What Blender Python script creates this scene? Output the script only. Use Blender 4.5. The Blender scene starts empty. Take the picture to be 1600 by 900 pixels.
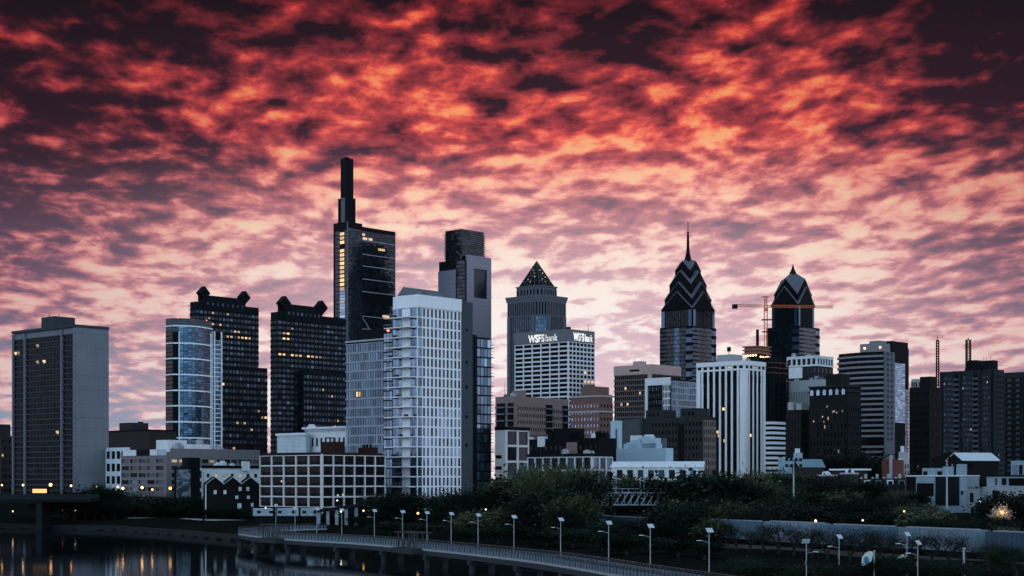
import bpy, math, random
from mathutils import Vector, Matrix
R = math.radians
random.seed(7)
S = bpy.context.scene
COL = S.collection
F, HY, CZ = 2500.0, 752.0, 15.0          # focal length in photo pixels, eye level row, eye height

# ------------------------------------------------------------------ camera
cam = bpy.data.cameras.new('camera'); camo = bpy.data.objects.new('camera', cam); COL.objects.link(camo)
camo.location = (0, 0, CZ); camo.rotation_euler = (R(90), 0, 0)
cam.sensor_width = 36; cam.lens = F / 1600 * 36; cam.shift_y = (HY - 450) / 1600
cam.clip_start = 1; cam.clip_end = 30000
S.camera = camo
# ------------------------------------------------------------------ exposure
S.view_settings.view_transform = 'Standard'; S.view_settings.look = 'None'
S.view_settings.exposure = 0; S.view_settings.gamma = 1
S.cycles.use_denoising = True
S.cycles.max_bounces = 6; S.cycles.diffuse_bounces = 2; S.cycles.glossy_bounces = 3
S.cycles.sample_clamp_indirect = 4
# ------------------------------------------------------------------ world: dawn sky with lit cloud deck
W = bpy.data.worlds.new('World'); S.world = W; W.use_nodes = True
nt = W.node_tree; nt.nodes.clear()
class G:
    """small helper to write node graphs as expressions"""
    def __init__(s, nt): s.nt = nt
    def n(s, t, **k):
        x = s.nt.nodes.new(t)
        for a, v in k.items(): setattr(x, a, v)
        return x
    def put(s, sock, v):
        if v is None: return
        if isinstance(v, bpy.types.NodeSocket): s.nt.links.new(v, sock)
        else: sock.default_value = v
    def m(s, op, a, b=None, c=None, clamp=False):
        x = s.n('ShaderNodeMath', operation=op, use_clamp=clamp)
        s.put(x.inputs[0], a); s.put(x.inputs[1], b); s.put(x.inputs[2], c)
        return x.outputs[0]
    def vm(s, op, a, b=None, scale=None):
        x = s.n('ShaderNodeVectorMath', operation=op)
        s.put(x.inputs[0], a); s.put(x.inputs[1], b)
        if scale is not None: s.put(x.inputs['Scale'], scale)
        return x.outputs[0]
    def comb(s, a, b, c):
        x = s.n('ShaderNodeCombineXYZ'); s.put(x.inputs[0], a); s.put(x.inputs[1], b); s.put(x.inputs[2], c); return x.outputs[0]
    def sep(s, v):
        x = s.n('ShaderNodeSeparateXYZ'); s.put(x.inputs[0], v); return x.outputs
    def noise(s, v, scale, detail=3, rough=.5, dist=0, out=0):
        x = s.n('ShaderNodeTexNoise'); s.put(x.inputs['Vector'], v); x.inputs['Scale'].default_value = scale
        x.inputs['Detail'].default_value = detail; x.inputs['Roughness'].default_value = rough; x.inputs['Distortion'].default_value = dist
        return x.outputs[out]
    def step(s, v, a, b, lo=0, hi=1):
        x = s.n('ShaderNodeMapRange', interpolation_type='SMOOTHSTEP'); s.put(x.inputs[0], v)
        for i, q in enumerate((a, b, lo, hi)): x.inputs[i + 1].default_value = q
        return x.outputs[0]
    def ramp(s, v, stops, interp='LINEAR'):
        x = s.n('ShaderNodeValToRGB'); s.put(x.inputs[0], v); cr = x.color_ramp; cr.interpolation = interp
        while len(cr.elements) < len(stops): cr.elements.new(0.5)
        for e, (p, c) in zip(cr.elements, stops): e.position = p; e.color = (*c, 1)
        return x.outputs[0]
    def mix(s, f, a, b, mode='MIX'):
        x = s.n('ShaderNodeMix', data_type='RGBA', blend_type=mode)
        s.put(x.inputs[0], f)
        s.put(x.inputs[6], a if isinstance(a, bpy.types.NodeSocket) else (*a, 1)); s.put(x.inputs[7], b if isinstance(b, bpy.types.NodeSocket) else (*b, 1))
        return x.outputs[2]
g = G(nt)
SUN_EL, SUN_AZ = 3.0, 4.0                # degrees: just over the skyline, straight ahead and a little right
d = g.n('ShaderNodeTexCoord').outputs['Generated']
dx, dy, dz = g.sep(d)[:3]
zc = g.m('MAXIMUM', dz, 0.0)
cu = g.m('DIVIDE', dx, g.m('ADD', zc, 0.45))
cv = g.m('MULTIPLY', g.m('LOGARITHM', g.m('ADD', zc, 0.08), 2.718), -0.92)
cp = g.comb(g.m('ADD', cu, g.m('MULTIPLY', cv, 0.10)), cv, 0.0)
warp = g.vm('SCALE', g.vm('SUBTRACT', g.noise(cp, 6.0, 2, out=1), (.5, .5, .5)), scale=0.05)
cp1 = g.vm('ADD', cp, warp)
n_big = g.noise(g.vm('MULTIPLY', cp, (1, .8, 1)), 4.6, 3, .55)   # broad bright and dark areas
n_mid = g.noise(cp1, 26.0, 5, .52)                      # the cloudlets
n_sun = g.noise(g.vm('ADD', cp1, (0.003, 0.017, 0.0)), 26.0, 5, .52)   # the same deck a step towards the sun
relief = g.m('SUBTRACT', n_mid, n_sun)                  # bellies that face the sun
n_fine = g.noise(cp1, 64, 5, .62)
vo = g.n('ShaderNodeTexVoronoi', feature='SMOOTH_F1', distance='EUCLIDEAN'); vo.inputs['Scale'].default_value = 22; vo.inputs['Smoothness'].default_value = .35
g.put(vo.inputs['Vector'], g.vm('ADD', cp1, g.vm('SCALE', g.vm('SUBTRACT', g.noise(cp, 30, 3, out=1), (.5, .5, .5)), scale=.05)))
puff = g.m('SUBTRACT', .42, vo.outputs['Distance'])     # rounded tufts of the cloud deck
dens = g.m('ADD', g.m('MULTIPLY', puff, .34), g.m('ADD', g.m('ADD', g.m('MULTIPLY', n_mid, .85), g.m('MULTIPLY', relief, 0.45)), g.m('ADD', g.m('MULTIPLY', n_big, 1.0), g.m('MULTIPLY', n_fine, 0.32))))
side = g.m('ABSOLUTE', g.m('SUBTRACT', dx, 0.02))
fall = g.step(side, 0.08, 0.33)                         # away from the sun the glow dies
el = g.m('DIVIDE', zc, 0.32, clamp=True)
high = g.step(el, .30, .75)
densA = g.m('SUBTRACT', g.m('ADD', g.m("SUBTRACT", dens, .040), g.step(el, .62, .25, 0, .035)), g.m('ADD', g.m('MULTIPLY', fall, g.m('ADD', .055, g.m('MULTIPLY', high, .17))), g.step(el, .60, 1.0, .05, .26)))
dark = g.ramp(el, [(0, (.47, .34, .43)), (.2, (.37, .22, .30)), (.45, (.165, .076, .125)), (.68, (.042, .017, .030)), (.95, (.008, .006, .009))])
mid = g.ramp(el, [(0, (.84, .52, .55)), (.2, (.74, .36, .40)), (.45, (.60, .19, .225)), (.66, (.40, .055, .070)), (.95, (.10, .011, .019))])
hot = g.ramp(el, [(0, (1.0, .84, .80)), (.22, (1.0, .73, .68)), (.45, (1.0, .50, .42)), (.66, (.92, .125, .10)), (.95, (.52, .028, .033))])
t1 = g.step(densA, .62, .93); t2 = g.step(densA, .87, 1.09)
cl = g.mix(t2, g.mix(t1, dark, mid), hot)
gold = g.step(densA, 1.0, 1.24, 0, .85)
cl = g.mix(gold, cl, g.ramp(el, [(0, (1, .95, .9)), (.3, (1, .90, .80)), (.48, (1, .74, .50)), (.7, (1.0, .40, .15)), (.95, (1, .14, .07))]))
# away from the glow: duller and bluer low down, deep purple high up
cool = g.ramp(el, [(0, (.20, .27, .37)), (.12, (.21, .24, .34)), (.35, (.135, .088, .145)), (.6, (.026, .013, .023)), (1, (.004, .004, .006))])
lr = g.m('MULTIPLY', fall, g.step(dx, -.12, .2, 1.0, .8))
cl = g.mix(g.m('MULTIPLY', lr, g.step(densA, .72, 1.05, .80, .16)), cl, cool)
red = g.ramp(el, [(0, (.62, .30, .34)), (.4, (.55, .12, .14)), (.75, (.30, .022, .034)), (1, (.06, .007, .011))])
cl = g.mix(g.m('MULTIPLY', g.m('MULTIPLY', fall, g.step(densA, .80, 1.02)), .40), cl, red)
lowl = g.m('MULTIPLY', g.step(dx, -.1, -.30), g.step(el, .34, .02))
cl = g.mix(g.m('MULTIPLY', lowl, g.step(densA, 1.02, .75, .05, .9)), cl, (.22, .34, .47))
# pale heart of the sunrise
heart = g.m('MULTIPLY', g.step(side, .34, .0), g.step(g.m('ABSOLUTE', g.m('SUBTRACT', zc, .07)), .14, .0))
cl = g.mix(g.m('MULTIPLY', heart, .86), cl, g.mix(t2, (.78, .60, .67), (1.0, .93, .90)))
# the rest of the dome, behind the viewer: blue grey morning cloud
bn = g.noise(g.vm('MULTIPLY', d, (1, 1, 2.2)), 2.6, 5, .55)
back = g.mix(g.step(bn, .35, .68), (1.0, 1.8, 2.55), (2.35, 3.2, 4.0))
back = g.mix(g.step(dz, .10, .62), back, g.mix(.85, back, (.13, .25, .36)))
back = g.mix(g.step(g.m('ABSOLUTE', dx), .72, .97, 0, .55), back, (1.9, 1.1, 1.25))   # lilac flanks
front = g.step(dy, .15, .82)
ahead = g.mix(g.step(dz, .34, .60), cl, (.10, .10, .13))
sky = g.mix(front, back, ahead)
ns = g.n('ShaderNodeTexSky', sky_type='NISHITA', sun_disc=False)
ns.sun_elevation = R(SUN_EL); ns.sun_rotation = R(SUN_AZ)
b1 = g.n('ShaderNodeBackground'); g.put(b1.inputs[0], sky); b1.inputs[1].default_value = 0.95
b2 = g.n('ShaderNodeBackground'); g.put(b2.inputs[0], ns.outputs[0]); b2.inputs[1].default_value = 0.05
ad = g.n('ShaderNodeAddShader'); nt.links.new(b1.outputs[0], ad.inputs[0])
clear = g.n('ShaderNodeMixShader'); nt.links.new(g.step(dy, .4, .9, .2, .998), clear.inputs[0]); nt.links.new(b2.outputs[0], clear.inputs[1])
nt.links.new(clear.outputs[0], ad.inputs[1])
nt.links.new(ad.outputs[0], g.n('ShaderNodeOutputWorld').inputs[0])
# ------------------------------------------------------------------ sun, almost spent behind the cloud deck
sl = bpy.data.lights.new('sun', 'SUN'); so = bpy.data.objects.new('sun', sl); COL.objects.link(so)
sl.energy = 0.5; sl.angle = R(8); sl.color = (1, .55, .36)
so.rotation_euler = (R(90 - SUN_EL), 0, R(180 - SUN_AZ)); so.location = (0, 0, 400)
# ================================================================== helpers
class MB:
    """collects shapes; build() links them as ONE mesh object"""
    def __init__(s): s.v = []; s.f = []
    def poly(s, pts):
        n = len(s.v); s.v += [tuple(p) for p in pts]; s.f.append(tuple(range(n, n + len(pts))))
    def hexa(s, p):
        n = len(s.v); s.v += [tuple(q) for q in p]
        for f in ((0, 3, 2, 1), (4, 5, 6, 7), (0, 1, 5, 4), (1, 2, 6, 5), (2, 3, 7, 6), (3, 0, 4, 7)):
            s.f.append(tuple(n + i for i in f))
    def box(s, x0, x1, y0, y1, z0, z1):
        s.hexa([(x0, y0, z0), (x1, y0, z0), (x1, y1, z0), (x0, y1, z0), (x0, y0, z1), (x1, y0, z1), (x1, y1, z1), (x0, y1, z1)])
    def prism(s, pts, z0, z1, top=None):
        n = len(s.v); k = len(pts); top = top or pts
        s.v += [(p[0], p[1], z0) for p in pts] + [(p[0], p[1], z1) for p in top]
        s.f.append(tuple(range(n + k - 1, n - 1, -1))); s.f.append(tuple(range(n + k, n + 2 * k)))
        for i in range(k):
            j = (i + 1) % k; s.f.append((n + i, n + j, n + k + j, n + k + i))
    def ebox(s, p0, p1, u0, u1, d0, d1, z0, z1):
        """box against the wall line p0-p1 (seen left to right): u along it, d outward"""
        dx, dy = p1[0] - p0[0], p1[1] - p0[1]; L = math.hypot(dx, dy); dx /= L; dy /= L; nx, ny = dy, -dx
        q = lambda u, d, z: (p0[0] + dx * u + nx * d, p0[1] + dy * u + ny * d, z)
        s.hexa([q(u0, d1, z0), q(u1, d1, z0), q(u1, d0, z0), q(u0, d0, z0), q(u0, d1, z1), q(u1, d1, z1), q(u1, d0, z1), q(u0, d0, z1)])
    def tube(s, p, q, r0, r1=None, n=6, cap=True):
        p = Vector(p); q = Vector(q); r1 = r0 if r1 is None else r1
        a = (q - p).normalized(); t = Vector((1, 0, 0)) if abs(a.x) < .8 else Vector((0, 1, 0))
        u = a.cross(t).normalized(); w = a.cross(u); b = len(s.v)
        for c, r in ((p, r0), (q, r1)):
            for i in range(n):
                an = 2 * math.pi * i / n; s.v.append(tuple(c + (u * math.cos(an) + w * math.sin(an)) * r))
        for i in range(n):
            j = (i + 1) % n; s.f.append((b + i, b + n + i, b + n + j, b + j))
        if cap: s.f.append(tuple(range(b, b + n))); s.f.append(tuple(range(b + 2 * n - 1, b + n - 1, -1)))
    def ball(s, c, r, n=8, m=5):
        b = len(s.v); c = Vector(c)
        for i in range(1, m):
            t = math.pi * i / m
            for j in range(n):
                a = 2 * math.pi * j / n; s.v.append(tuple(c + Vector((math.sin(t) * math.cos(a), math.sin(t) * math.sin(a), math.cos(t))) * r))
        s.v.append(tuple(c + Vector((0, 0, r)))); s.v.append(tuple(c - Vector((0, 0, r)))); T = len(s.v) - 2
        for i in range(m - 2):
            for j in range(n):
                k = (j + 1) % n; s.f.append((b + i * n + j, b + (i + 1) * n + j, b + (i + 1) * n + k, b + i * n + k))
        for j in range(n):
            k = (j + 1) % n; s.f.append((T, b + j, b + k)); s.f.append((T + 1, b + (m - 2) * n + k, b + (m - 2) * n + j))
    def lathe(s, c, prof, n=10):
        b = len(s.v)
        for r, z in prof:
            for j in range(n):
                a = 2 * math.pi * j / n; s.v.append((c[0] + r * math.cos(a), c[1] + r * math.sin(a), c[2] + z))
        for i in range(len(prof) - 1):
            for j in range(n):
                k = (j + 1) % n; s.f.append((b + i * n + j, b + i * n + k, b + (i + 1) * n + k, b + (i + 1) * n + j))
        s.f.append(tuple(b + (len(prof) - 1) * n + j for j in range(n)))
    def mesh(s, name, mat):
        m = bpy.data.meshes.new(name); m.from_pydata(s.v, [], s.f); m.update()
        if mat: m.materials.append(mat)
        return m
    def build(s, name, mat, parent=None, loc=(0, 0, 0), smooth=False):
        return link(name, s.mesh(name, mat), parent, loc, smooth)
def link(name, mesh, parent=None, loc=(0, 0, 0), smooth=False):
    o = bpy.data.objects.new(name, mesh); COL.objects.link(o); o.location = loc
    if parent: o.parent = parent
    if smooth:
        for p in mesh.polygons: p.use_smooth = True
    return o
def tag(o, label=None, cat=None, group=None, kind=None):
    for k, v in (('label', label), ('category', cat), ('group', group), ('kind', kind)):
        if v: o[k] = v
    return o
def empty(name, loc, label=None, cat=None, group=None, rz=0):
    o = bpy.data.objects.new(name, None); COL.objects.link(o); o.location = loc; o.rotation_euler.z = rz; o.empty_display_size = 1
    return tag(o, label, cat, group)
def kids(o): return [c for c in COL.objects if c.parent == o]
def copy_tree(o, parts, parent=None):
    c = o.copy(); COL.objects.link(c)
    for p, subs in parts:
        q = p.copy(); COL.objects.link(q); q.parent = c
        for s_ in subs:
            w = s_.copy(); COL.objects.link(w); w.parent = q
    return c
def P(px, py, Y): return Vector(((px - 800) / F * Y, Y, CZ + (HY - py) / F * Y))
def zat(py, Y): return CZ + (HY - py) / F * Y
def xat(px, Y): return (px - 800) / F * Y

# ------------------------------------------------------------------ materials
MATS = {}
def newmat(name):
    m = bpy.data.materials.new(name); m.use_nodes = True; m.node_tree.nodes.clear()
    g = G(m.node_tree); bs = g.n('ShaderNodeBsdfPrincipled'); out = g.n('ShaderNodeOutputMaterial')
    m.node_tree.links.new(bs.outputs[0], out.inputs[0])
    return m, g, bs
def solid(name, rgb, rough=.85, var=.22, scale=.35, streak=.25, metal=0.0, spec=.35, joints=None):
    spec = min(spec, .12) if metal == 0 else spec
    """rough building material: blotches, rain streaks, optional panel joints (dz, width)"""
    if name in MATS: return MATS[name]
    m, g, bs = newmat(name)
    co = g.n('ShaderNodeTexCoord').outputs['Object']
    n1 = g.noise(co, scale, 5, .6)
    n2 = g.noise(g.vm('MULTIPLY', co, (1, 1, .08)), scale * 4, 3, .6)
    k = g.m('ADD', g.m('MULTIPLY', g.m('SUBTRACT', n1, .5), var * 2.2), g.m('MULTIPLY', g.m('SUBTRACT', n2, .5), streak * 1.6))
    k = g.m('ADD', k, 1.0)
    if joints:
        z = g.sep(co)[2]; fr = g.m('FRACT', g.m('DIVIDE', z, joints[0]))
        k = g.m('MULTIPLY', k, g.m('SUBTRACT', 1.0, g.m('MULTIPLY', g.m('LESS_THAN', fr, joints[1]), .45)))
    g.put(bs.inputs['Base Color'], g.vm('SCALE', (*rgb,), scale=k))
    bs.inputs['Roughness'].default_value = rough; bs.inputs['Metallic'].default_value = metal
    bs.inputs['Specular IOR Level'].default_value = spec
    MATS[name] = m; return m
def glass(name, rgb, rough=.12, metal=.0, jit=.03, var=.6, spec=.2):
    """window glass seen from outside: each pane its own tint and its own slight tilt"""
    if name in MATS: return MATS[name]
    m, g, bs = newmat(name)
    ge = g.n('ShaderNodeNewGeometry'); oi = g.n('ShaderNodeObjectInfo')
    rnd = g.m('FRACT', g.m('ADD', ge.outputs['Random Per Island'], oi.outputs['Random']))
    wn = g.n('ShaderNodeTexWhiteNoise', noise_dimensions='1D'); g.put(wn.inputs['W'], g.m('MULTIPLY', rnd, 91.7))
    tilt = g.vm('SCALE', g.vm('SUBTRACT', wn.outputs['Color'], (.5, .5, .5)), scale=jit * 2)
    wave = g.vm('SCALE', g.vm('SUBTRACT', g.noise(g.n('ShaderNodeTexCoord').outputs['Object'], .25, 1, out=1), (.5, .5, .5)), scale=jit)
    nn = g.vm('NORMALIZE', g.vm('ADD', g.vm('ADD', ge.outputs['Normal'], tilt), wave))
    g.put(bs.inputs['Normal'], nn)
    k = g.m('ADD', 1 - var, g.m('MULTIPLY', g.m('POWER', wn.outputs['Value'], 1.8), var * 2.6))
    k = g.m('ADD', k, g.m('MULTIPLY', g.m('GREATER_THAN', g.m('FRACT', g.m('MULTIPLY', rnd, 37.3)), .9), 2.5 if metal < .5 else .3))   # a drawn blind here and there
    g.put(bs.inputs['Base Color'], g.vm('SCALE', (*rgb,), scale=k))
    bs.inputs['Roughness'].default_value = rough; bs.inputs['Metallic'].default_value = metal; bs.inputs['Specular IOR Level'].default_value = spec
    MATS[name] = m; return m
def glow(name, rgb, st):
    if name in MATS: return MATS[name]
    m, g, bs = newmat(name)
    oi = g.n('ShaderNodeObjectInfo'); ge = g.n('ShaderNodeNewGeometry')
    k = g.m('FRACT', g.m('ADD', ge.outputs['Random Per Island'], oi.outputs['Random']))
    bs.inputs['Base Color'].default_value = (.1, .08, .06, 1)
    bs.inputs['Emission Color'].default_value = (*rgb, 1)
    g.put(bs.inputs['Emission Strength'], g.m('MULTIPLY', st, g.m('ADD', .45, g.m('MULTIPLY', k, .9))))
    MATS[name] = m; return m
LIT = glow('lit_room', (1, .60, .27), 1.0); LITW = glow('lit_room_white', (1, .86, .66), .8)
DIML = glow('dim_room', (1, .72, .45), .38); BULB = glow('lamp_bulb', (1, .52, .2), 4.5); BULBW = glow('lamp_bulb_white', (1, .86, .62), 4.0); REDL = glow('lamp_red', (1, .12, .05), 5.0)
conc = solid('pale_concrete', (.26, .27, .285), var=.12)
white = solid('white_paint', (.50, .52, .55), var=.16, streak=.3)
greyw = solid('grey_panel', (.085, .095, .11), var=.12)
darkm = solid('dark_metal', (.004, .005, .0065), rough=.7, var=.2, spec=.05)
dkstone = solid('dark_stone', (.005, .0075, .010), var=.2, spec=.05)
brown = solid('brown_brick', (.018, .017, .0175), var=.2)
pinkb = solid('pink_brick', (.165, .115, .112), var=.14)
redb = solid('red_brick', (.125, .068, .060), var=.2)
tan = solid('tan_stone', (.33, .235, .22), var=.12)
steel = solid('galvanised_steel', (.20, .23, .26), rough=.45, metal=.5, var=.1)
G_dark = glass('dark_glass', (.003, .0042, .006), spec=.10)
G_blk = glass('black_glass', (.002, .0025, .0035), rough=.3, spec=.03)
G_mid = glass('grey_glass', (.013, .021, .031), metal=.3, spec=.15)
G_blue = glass('blue_glass', (.058, .098, .138), metal=.75, jit=.04, var=.45)
G_navy = glass('navy_glass', (.030, .062, .100), metal=.6, jit=.03, var=.4)
G_tower = glass('tower_glass', (.013, .019, .026), metal=.5, jit=.02, var=.35)
G_bright = glass('bright_blue_glass', (.13, .20, .27), metal=.75, jit=.04, var=.4)
G_pale = glass('pale_glass', (.17, .22, .29), metal=.75, rough=.25, jit=.02, var=.25)

# ------------------------------------------------------------------ building kit
GA = R(48); EX, EY, NX, NY = math.cos(GA), math.sin(GA), -math.sin(GA), math.cos(GA)   # the street grid: E runs right and back, N left and back
PANES = {}
class Bd:
    """a building whose nearest corner stands at photo column cx; walls run back to columns xl and xr"""
    def __init__(s, label, cx, xl, xr, ytop, Y, mat, name='office_tower', cat='building', zb=7.0, group=None, core=True, glassm=None):
        s.Y = Y; s.cx = xat(cx, Y); s.zb = zb; s.mat = mat; s.glass = glassm or G_dark
        s.h = zat(ytop, Y) - zb; s.a = s.ul(xl); s.b = s.ur(xr)
        s.root = empty(name, (s.cx, Y, zb), label, cat, group, GA)
        s.mbs = {}; s.nwin = 0; s.rest = MB(); s.rng = random.Random(int(cx * 31 + Y))
        if core: s.m('wall', mat).box(0, s.b, 0, s.a, 0, s.h)
    def ul(s, px):
        k = (px - 800) / F; return (s.cx - k * s.Y) / (-NX + k * NY)
    def ur(s, px):
        k = (px - 800) / F; return (k * s.Y - s.cx) / (EX - k * EY)
    def z(s, py): return zat(py, s.Y) - s.zb
    def m(s, name, mat):
        if (name, mat.name) not in s.mbs: s.mbs[(name, mat.name)] = (MB(), mat)
        return s.mbs[(name, mat.name)][0]
    def L(s, x0=None, x1=None):
        """left wall line between two photo columns"""
        return (0, s.a if x0 is None else s.ul(x0)), (0, 0 if x1 is None else s.ul(x1))
    def Rr(s, x0=None, x1=None):
        return (0 if x0 is None else s.ur(x0), 0), (s.b if x1 is None else s.ur(x1), 0)
    def add(s, name, mb, mat): return mb.build(name, mat, s.root)
    def pane(s, p0, p1, u, z, w, h, mat, d=.08, name='window'):
        dx, dy = p1[0] - p0[0], p1[1] - p0[1]; L = math.hypot(dx, dy); dx /= L; dy /= L
        lit = mat in (LIT, LITW, DIML)
        if s.nwin >= 99 and not (lit and s.nwin < 130):
            s.rest.ebox(p0, p1, u - w / 2, u + w / 2, .01, d, z - h / 2, z + h / 2); return
        if lit: h *= .7; w *= .85
        key = (round(w, 2), round(h, 2), mat.name)
        if key not in PANES:
            b = MB(); b.box(-w / 2, w / 2, -d, -.01, -h / 2, h / 2); PANES[key] = b.mesh(name, mat)
        o = link(name, PANES[key], s.root, (p0[0] + dx * u, p0[1] + dy * u, z)); o.rotation_euler.z = math.atan2(dy, dx)
        if lit: o['label'] = 'lit window'
        s.nwin += 1
    def grid(s, edge, z0, z1, nc, nr, fw=.6, fh=.6, pp=.35, sp=None, wall=None, mode='window', lit=0, lits=(), gm=None, pname=None, wname='wall', ends=True, zoff=0, litm=LIT, gap=.05):
        """real openings between piers and spandrels on one wall; panes sit back behind them"""
        p0, p1 = edge; L = math.hypot(p1[0] - p0[0], p1[1] - p0[1]); cw = L / nc; ch = (z1 - z0) / nr
        sp = pp if sp is None else sp; wall = wall or s.mat; gm = gm or s.glass
        wb = s.m(pname or wname, wall); sb = s.m(wname, wall)
        pw = cw * (1 - fw); sh = ch * (1 - fh)
        if fw < 1:
            for i in range(nc + 1):
                a, b = max(0, i * cw - pw / 2), min(L, i * cw + pw / 2); wb.ebox(p0, p1, a, b, 0, pp, z0, z1)
        if fh < 1:
            for j in range(nr + 1):
                a, b = max(z0, z0 + j * ch - sh / 2), min(z1, z0 + j * ch + sh / 2)
                if fw < 1:
                    for i in range(nc):
                        sb.ebox(p0, p1, i * cw + pw / 2, (i + 1) * cw - pw / 2, 0, sp, a, b)
                else: sb.ebox(p0, p1, 0, L, 0, sp, a, b)
        if mode == 'none': return
        cells = [(i, j) for j in range(nr) for i in range(nc)]
        on = set(lits) | set(s.rng.sample(cells, min(lit, len(cells))))
        w = cw * fw - (gap if fw >= 1 else 0); h = ch * fh - (gap if fh >= 1 else 0)
        for j in range(nr - 1, -1, -1):
            row = MB()
            for i in range(nc):
                u, z = (i + .5) * cw, z0 + (j + .5) * ch
                if (i, j) in on: s.pane(p0, p1, u, z, w, h, litm if s.rng.random() < .6 else DIML)
                elif mode == 'window': s.pane(p0, p1, u, z, w, h, gm)
                elif mode == 'window_band': row.ebox(p0, p1, u - w / 2, u + w / 2, .01, .08, z - h / 2, z + h / 2)
                else: s.m(mode, gm).ebox(p0, p1, u - w / 2, u + w / 2, .01, .08, z - h / 2, z + h / 2)
            if row.v:
                if s.nwin < 100: s.add('window_band', row, gm); s.nwin += 1
                else:
                    n = len(s.rest.v); s.rest.v += row.v; s.rest.f += [tuple(n + k for k in f) for f in row.f]
    def post(s, pp, z0=0, z1=None, mat=None, name='wall'): s.m(name, mat or s.mat).box(-pp, 0, -pp, 0, z0, s.h if z1 is None else z1)
    def roofbox(s, x0, x1, ytop, inset=3, mat=None, name='penthouse', base=None, depth=None):
        """set-back roof block spanning photo columns x0..x1 on the roof"""
        Yc = s.Y + (s.a * NY + s.b * EY) * .4
        c = ((x0 + x1) / 2 - 800) / F * Yc; w = (x1 - x0) / F * Yc
        # local coordinates of that point
        gx, gy = c - s.cx, Yc - s.Y; lx = gx * EX + gy * EY; ly = gx * NX + gy * NY
        k = w / (abs(EX) + abs(NX)) / 1.0
        lx = min(max(lx, k / 2 + .5), max(s.b - k / 2 - .5, k / 2 + .5)); ly = min(max(ly, k / 2 + .5), max(s.a - k / 2 - .5, k / 2 + .5))
        b = s.m(name, mat or s.mat)
        b.box(lx - k / 2, lx + k / 2, ly - k / 2, ly + k / 2, (s.h if base is None else base), zat(ytop, Yc) - s.zb)
        return lx, ly, k
    def mast(s, px, ytop, r=.25, name='antenna', mat=None):
        Yc = s.Y + (s.a * NY + s.b * EY) * .4; gx, gy = xat(px, Yc) - s.cx, Yc - s.Y
        lx = gx * EX + gy * EY; ly = gx * NX + gy * NY
        s.m(name, mat or darkm).tube((lx, ly, s.h), (lx, ly, zat(ytop, Yc) - s.zb), r, r * .4)
        return lx, ly, zat(ytop, Yc) - s.zb
    def parapet(s, h=1.0, t=.4, mat=None, over=0.0):
        b = s.m('parapet', mat or s.mat); a_, b_ = s.a, s.b; o = over
        b.box(-o, b_ + o, -o, t, s.h + .002, s.h + h); b.box(-o, t, t, a_ + o, s.h + .002, s.h + h)
        b.box(b_ - t, b_ + o, t, a_ + o, s.h + .002, s.h + h); b.box(t, b_ - t, a_ - t, a_ + o, s.h + .002, s.h + h)
    def clutter(s, n=5, size=2.5, mat=None):
        for _ in range(n):
            w, d_, h = s.rng.uniform(.5, 1) * size, s.rng.uniform(.5, 1) * size, s.rng.uniform(.35, .9) * size
            x = s.rng.uniform(1, max(1.5, s.b - w - 1)); y = s.rng.uniform(1, max(1.5, s.a - d_ - 1))
            b = MB(); b.box(x, x + w, y, y + d_, s.h + .002, s.h + h); b.box(x + w * .2, x + w * .8, y + d_ * .2, y + d_ * .8, s.h + h, s.h + h * 1.25)
            s.add('rooftop_unit', b, mat or s.rng.choice((steel, greyw, conc)))
    def done(s):
        for (n, _), (mb, mat) in s.mbs.items():
            if mb.v: s.add(n, mb, mat)
        if s.rest.v: tag(s.add('window', s.rest, s.glass), kind='stuff')
        return s.root
# ================================================================== buildings, left to right
# brick block cut by the left frame edge
b = Bd('low brown block with window rows at the left frame edge', 2, -40, 21, 681, 880, brown)
b.grid(b.Rr(), 1, b.h - 1, 5, 8, .8, .5, .3, mode='window_band', lit=1); b.post(.3)
b.roofbox(-30, 8, 663); b.done()

# concrete slab apartment tower
cslab = solid('slab_tower_concrete', (.125, .135, .16), var=.10, scale=.15, joints=(5.6, .02))
cs2 = solid('slab_tower_frame', (.027, .033, .042), var=.12)
b = Bd('tall concrete slab apartment tower with a blank pale end wall at the left', 118, 22, 170, 511, 640, cslab, 'apartment_tower')
zt = b.z(521); n = 29
e1, e2, e3 = b.L(22, 40), b.L(41, 97.5), b.L(99, 118)
for e, nc in ((e1, 4), (e2, 11), (e3, 4)):
    b.grid(e, 2, zt, nc, n, 1, .74, .4, wall=cs2, mode='window_band', lits=[(0, 26), (1, 26)] if nc == 4 and e is e1 else ([(3, 24), (5, 24), (3, 27), (9, 11)] if nc == 11 else []), gap=.1, gm=G_blk)
    p0, p1 = e; L = math.hypot(p1[0] - p0[0], p1[1] - p0[1]); ch = (zt - 2) / n; bb = b.m('balcony', cs2)
    for j in range(n):
        for i in range(nc):
            if (i + 1) % 1 == 0: bb.ebox(p0, p1, (i + .30) * L / nc, (i + .62) * L / nc, .4, .5, 2 + j * ch + .35, 2 + j * ch + ch * .42)
rb = b.m('rib', cslab)
for px in (22.2, 40.5, 98.2, 117.6):
    u = b.ul(px); rb.box(-.9, -.002, max(0, u - .35), u + .35, 0, b.h - .3)
b.m('parapet', cs2).box(-1.1, b.b, -.25, b.a + .3, b.h - .002, b.h + 1.1)
b.roofbox(60, 112, 496, mat=cs2); b.mast(77, 490); b.mast(92, 491); b.done()

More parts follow.
